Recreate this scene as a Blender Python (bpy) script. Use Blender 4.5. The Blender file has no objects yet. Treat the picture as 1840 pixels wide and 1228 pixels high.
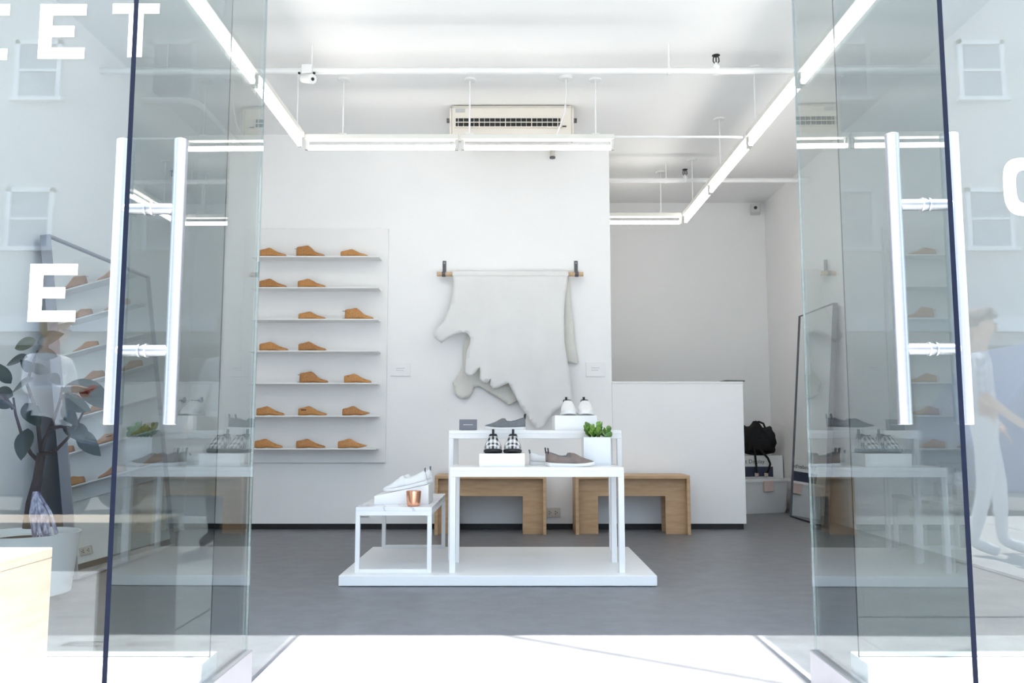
import bpy, bmesh, math, random
from mathutils import Vector, Matrix, Euler, geometry
random.seed(7)
S = bpy.context.scene
C = S.collection
PI = math.pi
R = math.radians

# ------------------------------------------------------------------ camera
F_PX, CAM_H = 1530.0, 0.89
PITCH = math.atan(157 / F_PX)
cam_d = bpy.data.cameras.new('camera'); cam = bpy.data.objects.new('camera', cam_d); C.objects.link(cam)
cam.location = (0, 0, CAM_H); cam.rotation_euler = (PI / 2 + PITCH, 0, 0)
cam_d.sensor_width = 36; cam_d.lens = F_PX / 1840 * 36; cam_d.clip_start = 0.02; cam_d.clip_end = 300
S.camera = cam

# ------------------------------------------------------------------ sky, sun, exposure
w = bpy.data.worlds.new('world'); S.world = w; w.use_nodes = True
wb = w.node_tree.nodes['Background']
wb.inputs[0].default_value = (0.64, 0.785, 1.0, 1); wb.inputs[1].default_value = 3.8
sun_d = bpy.data.lights.new('sun', 'SUN'); sun = bpy.data.objects.new('sun', sun_d); C.objects.link(sun)
sun_d.energy = 14; sun_d.angle = R(0.6); sun_d.color = (1.0, 0.97, 0.92)
_d = Vector((-0.004, 1.0, -2.45)).normalized()
sun.rotation_euler = _d.to_track_quat('-Z', 'Y').to_euler(); sun.location = (2, -6, 14)
TUBE_STRENGTH = 7.9
S.view_settings.view_transform = 'Standard'; S.view_settings.look = 'None'
S.view_settings.gamma = 1; S.view_settings.exposure = 0.85; S.view_settings.use_curve_mapping = False

# ------------------------------------------------------------------ measuring helper: point at depth Y seen at pixel
_s, _c = math.sin(PITCH), math.cos(PITCH)
def P(x, y, Y):
    v = (614 - y) / F_PX; d = _c - v * _s
    return ((x - 920) / F_PX / d * Y, CAM_H + (_s + v * _c) / d * Y)
def PV(x, y, Y):
    a, b = P(x, y, Y); return Vector((a, Y, b))

# ------------------------------------------------------------------ materials
MATS = {}
def mat(name, col, rough=0.5, metal=0.0, spec=0.5, noise=0.0, nscale=8.0, stretch=(1, 1, 1), bump=0.0, bscale=40.0, col2=None, coat=0.0, emit=0.0, trans=0.0, alpha=1.0):
    m = bpy.data.materials.new(name); m.use_nodes = True; nt = m.node_tree
    b = nt.nodes['Principled BSDF']
    b.inputs['Base Color'].default_value = (*col, 1); b.inputs['Roughness'].default_value = rough
    b.inputs['Metallic'].default_value = metal; b.inputs['Specular IOR Level'].default_value = spec
    b.inputs['Coat Weight'].default_value = coat; b.inputs['Transmission Weight'].default_value = trans
    if emit:
        b.inputs['Emission Color'].default_value = (*col, 1); b.inputs['Emission Strength'].default_value = emit
    tc = nt.nodes.new('ShaderNodeTexCoord'); mp = nt.nodes.new('ShaderNodeMapping')
    mp.inputs['Scale'].default_value = stretch
    nt.links.new(tc.outputs['Object'], mp.inputs[0])
    n = nt.nodes.new('ShaderNodeTexNoise'); n.inputs['Scale'].default_value = nscale; n.inputs['Detail'].default_value = 6
    nt.links.new(mp.outputs[0], n.inputs['Vector'])
    cr = nt.nodes.new('ShaderNodeMix'); cr.data_type = 'RGBA'
    c2 = col2 if col2 else tuple(max(0, c * (1 - noise)) for c in col)
    cr.inputs['A'].default_value = (*col, 1); cr.inputs['B'].default_value = (*c2, 1)
    rp = nt.nodes.new('ShaderNodeMapRange'); rp.inputs[1].default_value = 0.3; rp.inputs[2].default_value = 0.7
    nt.links.new(n.outputs[0], rp.inputs[0]); nt.links.new(rp.outputs[0], cr.inputs['Factor'])
    nt.links.new(cr.outputs['Result'], b.inputs['Base Color'])
    if bump:
        n2 = nt.nodes.new('ShaderNodeTexNoise'); n2.inputs['Scale'].default_value = bscale; n2.inputs['Detail'].default_value = 4
        nt.links.new(mp.outputs[0], n2.inputs['Vector'])
        bp = nt.nodes.new('ShaderNodeBump'); bp.inputs['Strength'].default_value = bump; bp.inputs['Distance'].default_value = 0.01
        nt.links.new(n2.outputs[0], bp.inputs['Height']); nt.links.new(bp.outputs[0], b.inputs['Normal'])
    MATS[name] = m
    return m

def glass_mat(name, tint, ior=1.52, dirt=0.0):
    """thin architectural pane: fresnel mix of clear (tinted) and mirror on each face"""
    m = bpy.data.materials.new(name); m.use_nodes = True; nt = m.node_tree; nt.nodes.clear()
    out = nt.nodes.new('ShaderNodeOutputMaterial'); mix = nt.nodes.new('ShaderNodeMixShader')
    tr = nt.nodes.new('ShaderNodeBsdfTransparent'); tr.inputs[0].default_value = (*tint, 1)
    gl = nt.nodes.new('ShaderNodeBsdfGlossy'); gl.inputs['Roughness'].default_value = 0.0; gl.inputs[0].default_value = (1, 1, 1, 1)
    fr = nt.nodes.new('ShaderNodeFresnel'); ge = nt.nodes.new('ShaderNodeNewGeometry')
    mr = nt.nodes.new('ShaderNodeMapRange'); mr.inputs[3].default_value = ior; mr.inputs[4].default_value = 1 / ior
    nt.links.new(ge.outputs['Backfacing'], mr.inputs[0]); nt.links.new(mr.outputs[0], fr.inputs['IOR'])
    nt.links.new(fr.outputs[0], mix.inputs[0]); nt.links.new(tr.outputs[0], mix.inputs[1]); nt.links.new(gl.outputs[0], mix.inputs[2])
    nt.links.new(mix.outputs[0], out.inputs[0])
    MATS[name] = m
    return m

mat('wall_white', (0.93, 0.925, 0.92), 0.75, noise=0.03, nscale=1.5, bump=0.05, bscale=60)
mat('ceiling_white', (0.93, 0.925, 0.92), 0.85, noise=0.04, nscale=1.2)
mat('paint_white', (0.86, 0.855, 0.845), 0.35, noise=0.02, nscale=6)
mat('metal_white', (0.84, 0.835, 0.83), 0.35, noise=0.02, nscale=6)
mat('enamel_warm', (0.70, 0.66, 0.60), 0.45, noise=0.03, nscale=6)
mat('lamp_channel', (0.78, 0.77, 0.72), 0.4, noise=0.03)
mat('base_black', (0.012, 0.012, 0.014), 0.5, noise=0.2)
mat('dark_slot', (0.01, 0.012, 0.012), 0.6, noise=0.2)
mat('black_rubber', (0.02, 0.02, 0.022), 0.6, noise=0.2)
mat('black_fabric', (0.012, 0.012, 0.014), 0.9, noise=0.4, nscale=12, bump=0.3, bscale=60)
mat('floor_grey', (0.185, 0.187, 0.200), 0.42, noise=0.22, nscale=9, bump=0.10, bscale=60)
mat('concrete', (0.46, 0.45, 0.43), 0.8, noise=0.2, nscale=4, bump=0.3, bscale=60)
mat('asphalt', (0.19, 0.19, 0.19), 0.9, noise=0.3, nscale=8, bump=0.4, bscale=90)
mat('satin_metal', (0.40, 0.395, 0.42), 0.38, metal=1.0, noise=0.05, stretch=(1, 1, 20))
mat('rail_metal', (0.62, 0.62, 0.66), 0.35, metal=1.0, noise=0.05)
mat('glass_edge', (0.0025, 0.0045, 0.013), 0.45, spec=0.1, noise=0.3, nscale=30)
mat('glass_edge_pale', (0.58, 0.65, 0.64), 0.3, noise=0.1)
mat('vinyl_white', (0.90, 0.90, 0.90), 0.5, noise=0.01)
mat('birch', (0.60, 0.40, 0.23), 0.5, col2=(0.48, 0.30, 0.16), nscale=3.0, stretch=(2, 2, 14))
mat('birch_pale', (0.66, 0.54, 0.41), 0.5, col2=(0.57, 0.45, 0.33), nscale=3.0, stretch=(2, 2, 14))
mat('dowel_wood', (0.66, 0.48, 0.31), 0.5, col2=(0.55, 0.37, 0.22), nscale=6, stretch=(14, 2, 2))
mat('last_wood', (0.60, 0.285, 0.078), 0.42, col2=(0.37, 0.155, 0.04), nscale=16, stretch=(1, 3, 3), coat=0.2)
mat('last_wood_dark', (0.53, 0.24, 0.066), 0.42, col2=(0.31, 0.125, 0.033), nscale=16, stretch=(1, 3, 3), coat=0.2)
mat('last_sole', (0.12, 0.075, 0.04), 0.6, noise=0.4, nscale=20)
mat('steel_pin', (0.35, 0.36, 0.38), 0.35, metal=1.0, noise=0.1)
mat('hide_front', (0.80, 0.795, 0.78), 0.75, noise=0.05, nscale=5, bump=0.15, bscale=120)
mat('hide_rear', (0.78, 0.765, 0.71), 0.9, noise=0.06, nscale=5, bump=0.3, bscale=120)
mat('strap_grey', (0.13, 0.13, 0.14), 0.6, noise=0.2, nscale=20)
mat('placard_grey', (0.16, 0.16, 0.19), 0.5, noise=0.05)
mat('text_grey', (0.45, 0.45, 0.46), 0.6, noise=0.02)
mat('suede_grey', (0.19, 0.20, 0.215), 0.9, noise=0.2, nscale=30, bump=0.3, bscale=200)
mat('suede_taupe', (0.235, 0.185, 0.165), 0.9, noise=0.2, nscale=30, bump=0.3, bscale=200)
mat('leather_white', (0.78, 0.78, 0.77), 0.45, noise=0.04, nscale=10)
mat('sole_white', (0.84, 0.84, 0.83), 0.5, noise=0.02)
mat('lining_tan', (0.30, 0.27, 0.25), 0.8, noise=0.1)
mat('copper', (0.90, 0.46, 0.30), 0.16, metal=1.0, noise=0.06, nscale=12)
mat('wax', (0.80, 0.72, 0.62), 0.5, noise=0.02)
mat('ceramic_white', (0.78, 0.80, 0.81), 0.3, noise=0.02)
mat('soil', (0.05, 0.035, 0.025), 0.95, noise=0.5, nscale=40, bump=0.8, bscale=60)
mat('succulent', (0.11, 0.26, 0.03), 0.35, col2=(0.20, 0.36, 0.05), nscale=14, coat=0.2)
mat('succulent_dark', (0.055, 0.14, 0.022), 0.35, col2=(0.09, 0.22, 0.03), nscale=14, coat=0.2)
mat('fig_leaf', (0.008, 0.020, 0.013), 0.35, col2=(0.012, 0.032, 0.016), nscale=6, coat=0.15)
mat('fig_leaf_pale', (0.10, 0.10, 0.035), 0.4, col2=(0.06, 0.075, 0.03), nscale=6, coat=0.3)
mat('bark', (0.075, 0.05, 0.04), 0.9, noise=0.4, nscale=20, stretch=(1, 1, .3), bump=0.6, bscale=40)
mat('yarn', (0.70, 0.68, 0.80), 0.9, col2=(0.10, 0.09, 0.22), nscale=45, stretch=(1, 1, 0.5))
mat('mirror_silver', (0.88, 0.90, 0.89), 0.0, metal=1.0)
mat('mirror_frame', (0.10, 0.10, 0.12), 0.5, noise=0.1)
mat('mirror_frame_pale', (0.30, 0.30, 0.34), 0.5, noise=0.05)
mat('carton_white', (0.90, 0.90, 0.90), 0.6, noise=0.02)
mat('carton_navy', (0.045, 0.055, 0.10), 0.4, noise=0.1)
mat('tub_plastic', (0.84, 0.84, 0.84), 0.35, noise=0.06, nscale=3)
mat('latch_pink', (0.72, 0.55, 0.50), 0.5, noise=0.03)
mat('tube_glow', (1.0, 0.97, 0.915), 0.4, emit=TUBE_STRENGTH)
mat('socket', (0.65, 0.65, 0.62), 0.5, noise=0.03)
mat('brass', (0.35, 0.26, 0.12), 0.4, metal=1.0, noise=0.1)
mat('facade_pale', (0.58, 0.57, 0.55), 0.85, noise=0.08, nscale=1.2)
mat('facade_trim', (0.80, 0.80, 0.80), 0.7, noise=0.04)
mat('pane_sky', (0.30, 0.34, 0.40), 0.15, noise=0.1)
mat('pane_dark', (0.06, 0.075, 0.09), 0.1, noise=0.2)
mat('car_navy', (0.016, 0.022, 0.06), 0.2, noise=0.05, coat=1.0)
mat('van_blue', (0.06, 0.09, 0.26), 0.3, noise=0.05, coat=0.5)
mat('tyre', (0.015, 0.015, 0.016), 0.85, noise=0.2)
mat('skin', (0.62, 0.40, 0.30), 0.55, noise=0.06)
mat('hair_blond', (0.50, 0.38, 0.22), 0.6, col2=(0.36, 0.25, 0.13), nscale=40, stretch=(1, 1, .2))
mat('hair_dark', (0.05, 0.022, 0.018), 0.55, col2=(0.09, 0.03, 0.02), nscale=40, stretch=(1, 1, .2))
mat('cloth_white', (0.78, 0.79, 0.82), 0.9, noise=0.06, bump=0.2, bscale=30)
mat('cloth_navy', (0.02, 0.025, 0.05), 0.9, noise=0.3, bump=0.2, bscale=30)
mat('cloth_black', (0.018, 0.018, 0.022), 0.9, noise=0.3, bump=0.2, bscale=30)
mat('cloth_pale', (0.60, 0.62, 0.66), 0.9, noise=0.08, bump=0.2, bscale=30)
mat('eye_dark', (0.02, 0.02, 0.02), 0.3, noise=0.1)
mat('lips', (0.50, 0.22, 0.19), 0.5, noise=0.05)
mat('phone_red', (0.45, 0.03, 0.03), 0.3, noise=0.05)
glass_mat('pane_glass', (0.725, 0.765, 0.765), 1.80)
glass_mat('pane_glass_fixed', (0.755, 0.785, 0.785), 1.55)

def marble_mat():
    m = mat('marble', (0.80, 0.80, 0.81), 0.25, noise=0.03); nt = m.node_tree
    b = nt.nodes['Principled BSDF']; tc = nt.nodes['Texture Coordinate']
    wv = nt.nodes.new('ShaderNodeTexWave'); wv.inputs['Scale'].default_value = 3.0; wv.inputs['Distortion'].default_value = 14
    wv.inputs['Detail'].default_value = 5; wv.bands_direction = 'DIAGONAL'
    nt.links.new(tc.outputs['Object'], wv.inputs[0])
    cr = nt.nodes.new('ShaderNodeValToRGB'); cr.color_ramp.elements[0].color = (0.58, 0.58, 0.61, 1); cr.color_ramp.elements[1].color = (0.80, 0.80, 0.81, 1)
    cr.color_ramp.elements[1].position = 0.07
    nt.links.new(wv.outputs[0], cr.inputs[0]); nt.links.new(cr.outputs[0], b.inputs['Base Color'])
marble_mat()
def plaid_mat(name, light, dark, sc):
    m = mat(name, light, 0.8); nt = m.node_tree
    b = nt.nodes['Principled BSDF']; tc = nt.nodes['Texture Coordinate']
    sk = nt.nodes.new('ShaderNodeMapping'); sk.vector_type = 'POINT'; sk.inputs['Rotation'].default_value = (0, R(40), 0); nt.links.new(tc.outputs['Object'], sk.inputs[0])
    sp = nt.nodes.new('ShaderNodeSeparateXYZ'); nt.links.new(sk.outputs[0], sp.inputs[0])
    def band(axis, s, thr, off=0.0):
        a = nt.nodes.new('ShaderNodeMath'); a.operation = 'MULTIPLY_ADD'; a.inputs[1].default_value = s; a.inputs[2].default_value = off
        nt.links.new(sp.outputs[axis], a.inputs[0])
        f = nt.nodes.new('ShaderNodeMath'); f.operation = 'FRACT'; nt.links.new(a.outputs[0], f.inputs[0])
        g = nt.nodes.new('ShaderNodeMath'); g.operation = 'LESS_THAN'; g.inputs[1].default_value = thr; nt.links.new(f.outputs[0], g.inputs[0])
        return g
    def op(o, a, c):
        q = nt.nodes.new('ShaderNodeMath'); q.operation = o; nt.links.new(a.outputs[0], q.inputs[0]); nt.links.new(c.outputs[0], q.inputs[1]); return q
    A, B = band(0, sc, 0.5), band(1, sc, 0.5, 0.25)
    hv = nt.nodes.new('ShaderNodeMath'); hv.operation = 'MULTIPLY'; hv.inputs[1].default_value = 0.42
    nt.links.new(op('MAXIMUM', A, B).outputs[0], hv.inputs[0])
    tot = op('MAXIMUM', op('MULTIPLY', A, B), hv)
    mx = nt.nodes.new('ShaderNodeMix'); mx.data_type = 'RGBA'
    mx.inputs['A'].default_value = (*light, 1); mx.inputs['B'].default_value = (*dark, 1)
    nt.links.new(tot.outputs[0], mx.inputs['Factor']); nt.links.new(mx.outputs['Result'], b.inputs['Base Color'])
plaid_mat('plaid', (0.78, 0.78, 0.78), (0.010, 0.010, 0.012), 40)
plaid_mat('shirt_check', (0.70, 0.71, 0.78), (0.36, 0.36, 0.45), 28)

# ------------------------------------------------------------------ mesh helpers
class MB:
    def __init__(s): s.v = []; s.f = []; s.mi = []
    def add(s, vs, fs, m=0):
        o = len(s.v); s.v += [tuple(v) for v in vs]; s.f += [tuple(i + o for i in f) for f in fs]; s.mi += [m] * len(fs); return s
    def box(s, x0, x1, y0, y1, z0, z1, m=0):
        return s.add([(x0, y0, z0), (x1, y0, z0), (x1, y1, z0), (x0, y1, z0), (x0, y0, z1), (x1, y0, z1), (x1, y1, z1), (x0, y1, z1)],
                     [(0, 3, 2, 1), (4, 5, 6, 7), (0, 1, 5, 4), (1, 2, 6, 5), (2, 3, 7, 6), (3, 0, 4, 7)], m)
    def prism(s, poly, a0, a1, axis='y', m=0):
        """poly of 2-D points extruded along an axis"""
        n = len(poly)
        def pt(p, a): return {'y': (p[0], a, p[1]), 'x': (a, p[0], p[1]), 'z': (p[0], p[1], a)}[axis]
        vs = [pt(p, a0) for p in poly] + [pt(p, a1) for p in poly]
        fs = [tuple(range(n)), tuple(range(2 * n - 1, n - 1, -1))] + [(i, i + n, (i + 1) % n + n, (i + 1) % n) for i in range(n)]
        return s.add(vs, fs, m)
    def tube(s, pts, r, n=10, cap=True, m=0):
        pts = [Vector(p) for p in pts]; k = len(pts)
        rs = r if isinstance(r, (list, tuple)) else [r] * k
        t0 = (pts[1] - pts[0]).normalized()
        up = Vector((0, 0, 1)) if abs(t0.z) < 0.9 else Vector((1, 0, 0))
        vs = []; fs = []
        nrm = t0.cross(up).normalized()
        for i in range(k):
            t = ((pts[min(i + 1, k - 1)] - pts[max(i - 1, 0)])).normalized()
            nrm = (nrm - t * nrm.dot(t)).normalized(); b = t.cross(nrm)
            for j in range(n):
                a = 2 * PI * j / n; vs.append(pts[i] + (nrm * math.cos(a) + b * math.sin(a)) * rs[i])
        for i in range(k - 1):
            for j in range(n):
                a, b2 = i * n + j, i * n + (j + 1) % n
                fs.append((a, b2, b2 + n, a + n))
        if cap: fs += [tuple(range(n - 1, -1, -1)), tuple(range((k - 1) * n, k * n))]
        return s.add(vs, fs, m)
    def lathe(s, prof, n=24, c=(0, 0, 0), m=0):
        vs = []; fs = []; k = len(prof)
        for (r, z) in prof:
            for j in range(n):
                a = 2 * PI * j / n; vs.append((c[0] + r * math.cos(a), c[1] + r * math.sin(a), c[2] + z))
        for i in range(k - 1):
            for j in range(n):
                a, b = i * n + j, i * n + (j + 1) % n
                fs.append((a, b, b + n, a + n))
        fs += [tuple(range(n - 1, -1, -1)), tuple(range((k - 1) * n, k * n))]
        return s.add(vs, fs, m)
    def loft(s, rings, m=0, caps=True):
        n = len(rings[0]); vs = [p for r in rings for p in r]; fs = []
        for i in range(len(rings) - 1):
            for j in range(n):
                a, b = i * n + j, i * n + (j + 1) % n
                fs.append((a, b, b + n, a + n))
        if caps: fs += [tuple(range(n - 1, -1, -1)), tuple(range((len(rings) - 1) * n, len(rings) * n))]
        return s.add(vs, fs, m)
    def xf(s, M):
        s.v = [tuple(M @ Vector(v)) for v in s.v]; return s
    def mesh(s, name, mats, smooth=False, angle=40):
        me = bpy.data.meshes.new(name); me.from_pydata(s.v, [], s.f)
        for mm in (mats if isinstance(mats, (list, tuple)) else [mats]): me.materials.append(MATS[mm])
        me.polygons.foreach_set('material_index', s.mi)
        bm = bmesh.new(); bm.from_mesh(me); bmesh.ops.recalc_face_normals(bm, faces=bm.faces); bm.to_mesh(me); bm.free()
        if smooth:
            me.polygons.foreach_set('use_smooth', [True] * len(me.polygons)); me.set_sharp_from_angle(angle=R(angle))
        me.update(); return me
    def build(s, name, mats, parent=None, smooth=False, angle=40, bevel=0.0, loc=None, rot=None, sub=0):
        o = bpy.data.objects.new(name, s.mesh(name, mats, smooth, angle)); C.objects.link(o)
        if parent: o.parent = parent
        if loc is not None: o.location = loc
        if rot is not None: o.rotation_euler = rot
        if bevel:
            md = o.modifiers.new('bevel', 'BEVEL'); md.width = bevel; md.segments = 2; md.limit_method = 'ANGLE'; md.angle_limit = R(40)
        if sub:
            md = o.modifiers.new('sub', 'SUBSURF'); md.levels = sub; md.render_levels = sub
        return o

def tag(o, label=None, cat=None, group=None, kind=None):
    if label: o['label'] = label
    if cat: o['category'] = cat
    if group: o['group'] = group
    if kind: o['kind'] = kind
    return o
def thing(name, label, cat, loc=(0, 0, 0), rot=(0, 0, 0), group=None, kind=None):
    o = bpy.data.objects.new(name, None); C.objects.link(o); o.empty_display_size = 0.1
    o.location = loc; o.rotation_euler = rot if isinstance(rot, (tuple, list)) else (0, 0, rot)
    return tag(o, label, cat, group, kind)
def copy_obj(o, parent=None):
    c = o.copy(); C.objects.link(c); c.parent = parent; return c
def copy_tree(o, parent=None):
    kids = list(o.children); c = copy_obj(o, parent)
    for k in kids: copy_tree(k, c)
    return c
def lerp(a, b, t): return a + (b - a) * t
def interp(tab, x):
    if x <= tab[0][0]: return tab[0][1]
    for (x0, y0), (x1, y1) in zip(tab, tab[1:]):
        if x <= x1: return lerp(y0, y1, (x - x0) / (x1 - x0))
    return tab[-1][1]

# ================================================================== SETTING
XL, XR = -2.92, 3.06           # side walls
YB, YA = 7.70, 10.11           # shelf wall, alcove wall
YF = 2.75                      # shop front glass
ZC = 3.62                      # ceiling
XN = P(1097, 500, YB)[0]       # right end of the shelf wall
XK = P(1337, 800, YB)[0]       # right end of the counter
ZH = 2.78                      # underside of the shop front header

o = MB().box(XL, XR, 2.9, YA, -0.12, 0.0).build('floor', 'floor_grey'); tag(o, 'dark grey painted shop floor', 'floor', kind='structure')
o = MB().box(XL - .15, XR + .15, 2.66, YA + .15, ZC, ZC + 0.2).build('ceiling', 'ceiling_white'); tag(o, 'plain white shop ceiling', 'ceiling', kind='structure')
o = MB().box(XL - 0.15, XL, 2.66, YA, -0.1, ZC).build('wall_left', 'wall_white'); tag(o, 'white side wall behind the leaning mirror and fig plant', 'wall', kind='structure')
o = MB().box(XR, XR + 0.15, 2.66, YA, -0.1, ZC).build('wall_right', 'wall_white'); tag(o, 'white side wall behind the narrow leaning mirror', 'wall', kind='structure')
o = MB().box(XL, XN, YB, YA, 0.05, ZC).build('wall_back', 'wall_white'); tag(o, 'white wall carrying the shoe shelf and the hanging hide', 'wall', kind='structure')
o = MB().box(XL, XR, YA, YA + .15, 0, ZC).build('wall_alcove', 'wall_white'); tag(o, 'white wall at the rear of the recess behind the counter', 'wall', kind='structure')
o = MB().box(XL, XK - .02, YB + 0.012, YB + 0.1, 0, 0.05).build('baseboard_back', 'base_black'); tag(o, 'black recessed skirting along the shelf wall and counter', 'baseboard', kind='structure')
o = MB().box(XL - .4, XR + .4, 2.66, 2.86, ZH, 4.3).build('wall_front', 'facade_trim'); tag(o, 'white header above the glass shop front', 'wall', kind='structure')
_zk = P(1200, 686, YB)[1]
t = thing('sales_counter', 'plain white half-height counter right of the hanging hide', 'counter', (XN + .002, YB, 0))
MB().box(0, XK - XN, 0, .11, .05, _zk - .02).build('front_panel', 'wall_white', t)
MB().box(0, XK - XN + .004, -.004, .55, _zk - .02, _zk).build('worktop', 'paint_white', t, bevel=.003)
MB().box(XK - XN - .1, XK - XN, .11, .53, .05, _zk - .02).build('end_panel', 'wall_white', t)

# outside ground: pavement slabs (joints recessed), kerb and road
bed = MB().box(-14, 14, -3.4, 2.9, -0.14, -0.03).build('sidewalk', 'concrete'); tag(bed, 'pale concrete pavement outside the shop front', 'pavement', kind='structure')
for i in range(-4, 4):
    for j in range(4):
        z = -random.uniform(0, .003)
        MB().box(i * 1.5 + .006, i * 1.5 + 1.494, 2.9 - j * 1.57 - 1.564, 2.9 - j * 1.57 - .006, -.05, z).build('paving_slab', 'concrete', bed, bevel=.004)
o = MB().box(-40, 40, -13, -3.4, -0.3, -0.16).build('road', 'asphalt'); tag(o, 'grey asphalt street beyond the pavement', 'road', kind='structure')
o = MB().box(-40, 40, -16, -13, -0.3, -0.03).build('far_pavement', 'concrete'); tag(o, 'pavement on the far side of the street', 'pavement', kind='structure')

# ------------------------------------------------------------------ shop front: fixed panes with lettering
def fixed_pane(n, x0, x1, label):
    t = thing('window_%d' % n, label, 'window', (0, YF, 0), kind='structure')
    mb = MB().box(x0, x1, -0.005, 0.005, 0.18, ZH)
    o = mb.build('pane', ['pane_glass_fixed', 'glass_edge'], t)
    for p in o.data.polygons:
        if abs(p.normal.y) < .5: p.material_index = 1
    MB().box(x0, x1, -0.07, 0.07, 0.0, 0.18).build('sill', 'paint_white', t, bevel=.004)
    return t
w1 = fixed_pane(1, XL, -0.945, 'fixed glass shop window with white letters beside the fig plant')
w2 = fixed_pane(2, 1.085, XR, 'fixed glass shop window with a round white letter at its edge')
def glyph(win, rects, name='letter'):
    mb = MB(); y0, y1 = -.0062, -.0051; ym = sum(r[1] + r[3] for r in rects) / (2 * len(rects))
    for (xa, ya, xb, yb) in rects:
        a = (P(xa, ym, YF)[0], P(xa, ya, YF)[1]); b = (P(xb, ym, YF)[0], P(xb, yb, YF)[1]); mb.box(min(a[0], b[0]), max(a[0], b[0]), y0, y1, min(a[1], b[1]), max(a[1], b[1]))
    return mb.build(name, 'vinyl_white', win)
def letter_E(win, x0, y0, x1, y1, st, sh, mid=0.76):
    m = (y0 + y1) / 2
    glyph(win, [(x0, y0, x0 + st, y1), (x0 + st, y0, x1, y0 + sh), (x0 + st, m - sh / 2, lerp(x0, x1, mid), m + sh / 2), (x0 + st, y1 - sh, x1, y1)])
letter_E(w1, -70, 9, 17, 109, 23, 20)
letter_E(w1, 72, 9, 155, 107, 23, 20)
glyph(w1, [(203, 8, 287, 26), (233, 26, 259, 104)])
letter_E(w1, 54, 475, 139, 579, 24, 20)
def letter_O(win, x0, y0, x1, y1, st):
    a = P(x0, y0, YF); b = P(x1, y1, YF); cx, cz = (a[0] + b[0]) / 2, (a[1] + b[1]) / 2
    hw, hh = abs(b[0] - a[0]) / 2, abs(b[1] - a[1]) / 2; w_ = st / 1530 * YF
    n = 40; vs = []; fs = []
    for i in range(n):
        an = 2 * PI * i / n; ca, sa = math.cos(an), math.sin(an); e = .62
        sx = math.copysign(abs(ca) ** e, ca); sz = math.copysign(abs(sa) ** e, sa)
        for (d, y) in ((0, -.0062), (w_, -.0062), (w_, -.0051), (0, -.0051)):
            vs.append((cx + (hw - d) * sx, y, cz + (hh - d) * sz))
    for i in range(n):
        k = (i + 1) % n
        for j in range(4): fs.append((i * 4 + j, k * 4 + j, k * 4 + (j + 1) % 4, i * 4 + (j + 1) % 4))
    MB().add(vs, fs).build('letter', 'vinyl_white', win)
letter_O(w2, 1798, 285, 1890, 389, 23)

# ------------------------------------------------------------------ glass doors standing open
def glass_door(n, far, near, side, label):
    fv, nv = Vector((*far, 0)), Vector((*near, 0)); d = nv - fv; L = d.length
    ang = math.atan2(d.y, d.x)
    t = thing('door_%d' % n, label, 'door', (far[0], far[1], 0), (0, 0, ang), kind='structure')   # local +x runs towards the street
    o = MB().box(0, L, -.006, .006, .12, 2.70).build('pane', ['pane_glass', 'glass_edge'], t)
    for p in o.data.polygons:
        if abs(p.normal.x) > .5 and p.center.x > .1: p.material_index = 1
    MB().box(-.003, L, -.022, .022, .012, .127).build('bottom_rail', 'rail_metal', t, bevel=.003)
    MB().box(0, .16, -.018, .018, 2.66, 2.76).build('top_pivot', 'rail_metal', t, bevel=.003)
    MB().box(-.0012, .0, -.003, .003, .127, 2.70).build('edge_strip', 'glass_edge_pale', t)
    hx = L - .125
    h = thing('pull_handle', None, None); h.parent = t; h.location = (hx, 0, 0)
    for sgn in (-1, 1):
        MB().tube([(0, sgn * .075, .90), (0, sgn * .075, 1.637)], .0172, 20).build('grip', 'satin_metal', h, smooth=True, bevel=.002)
    for z in (1.087, 1.453):
        MB().tube([(0, -.066, z), (0, .066, z)], .0145, 16).build('stand_off', 'satin_metal', h, smooth=True)
        b = MB()
        for sgn in (-1, 1): b.tube([(0, sgn * .0062, z), (0, sgn * .011, z)], .0175, 16)
        b.build('collar', 'rail_metal', h, smooth=True)
    return t
glass_door(1, (-.923, 3.05), (-.934, 2.02), -1, 'open frameless glass door left of the entrance with tall satin pull handle')
glass_door(2, (1.056, 3.05), (1.040, 1.977), 1, 'open frameless glass door right of the entrance with tall satin pull handle')

# ================================================================== CEILING FIXTURES
ZT = CAM_H + 2.18              # tube centre height
def lamp(label, a, b, rods, grp):
    a, b = Vector(a), Vector(b); d = (b - a); L = d.length; ang = math.atan2(d.y, d.x)
    t = thing('fluorescent_light', label, 'light', (a.x, a.y, ZT), (0, 0, ang), group=grp)
    MB().tube([(.028, 0, 0), (L - .028, 0, 0)], .019, 14).build('tube', 'tube_glow', t, smooth=True)
    MB().box(0, L, -.032, .032, .058, .098).build('channel', 'lamp_channel', t, bevel=.004)
    for x in (0.002, L - .027):
        MB().box(x, x + .025, -.016, .016, -.022, .058).build('end_socket', 'socket', t, bevel=.003)
    for r in rods:
        q = MB().tube([(r, 0, .098), (r, 0, ZC - ZT)], .0065, 8).build('hanging_rod', 'metal_white', t, smooth=True)
        MB().lathe([(.045, ZC - ZT - .012), (.05, ZC - ZT - .004), (.05, ZC - ZT)], 16, (r, 0, 0)).build('ceiling_cup', 'metal_white', q, smooth=True)
        MB().box(r - .03, r + .03, -.014, .014, .098, .112).build('clip', 'metal_white', q)
XLS, XRS = -1.634, 1.833
yl = [6.42, 5.2, 4.0, 2.95]  # tube nearest the street is out of view, added for its light
nm = ['corner of the U-shaped run, left side', 'middle of the left-hand run', 'left-hand run, added out of view above the entrance']
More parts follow.
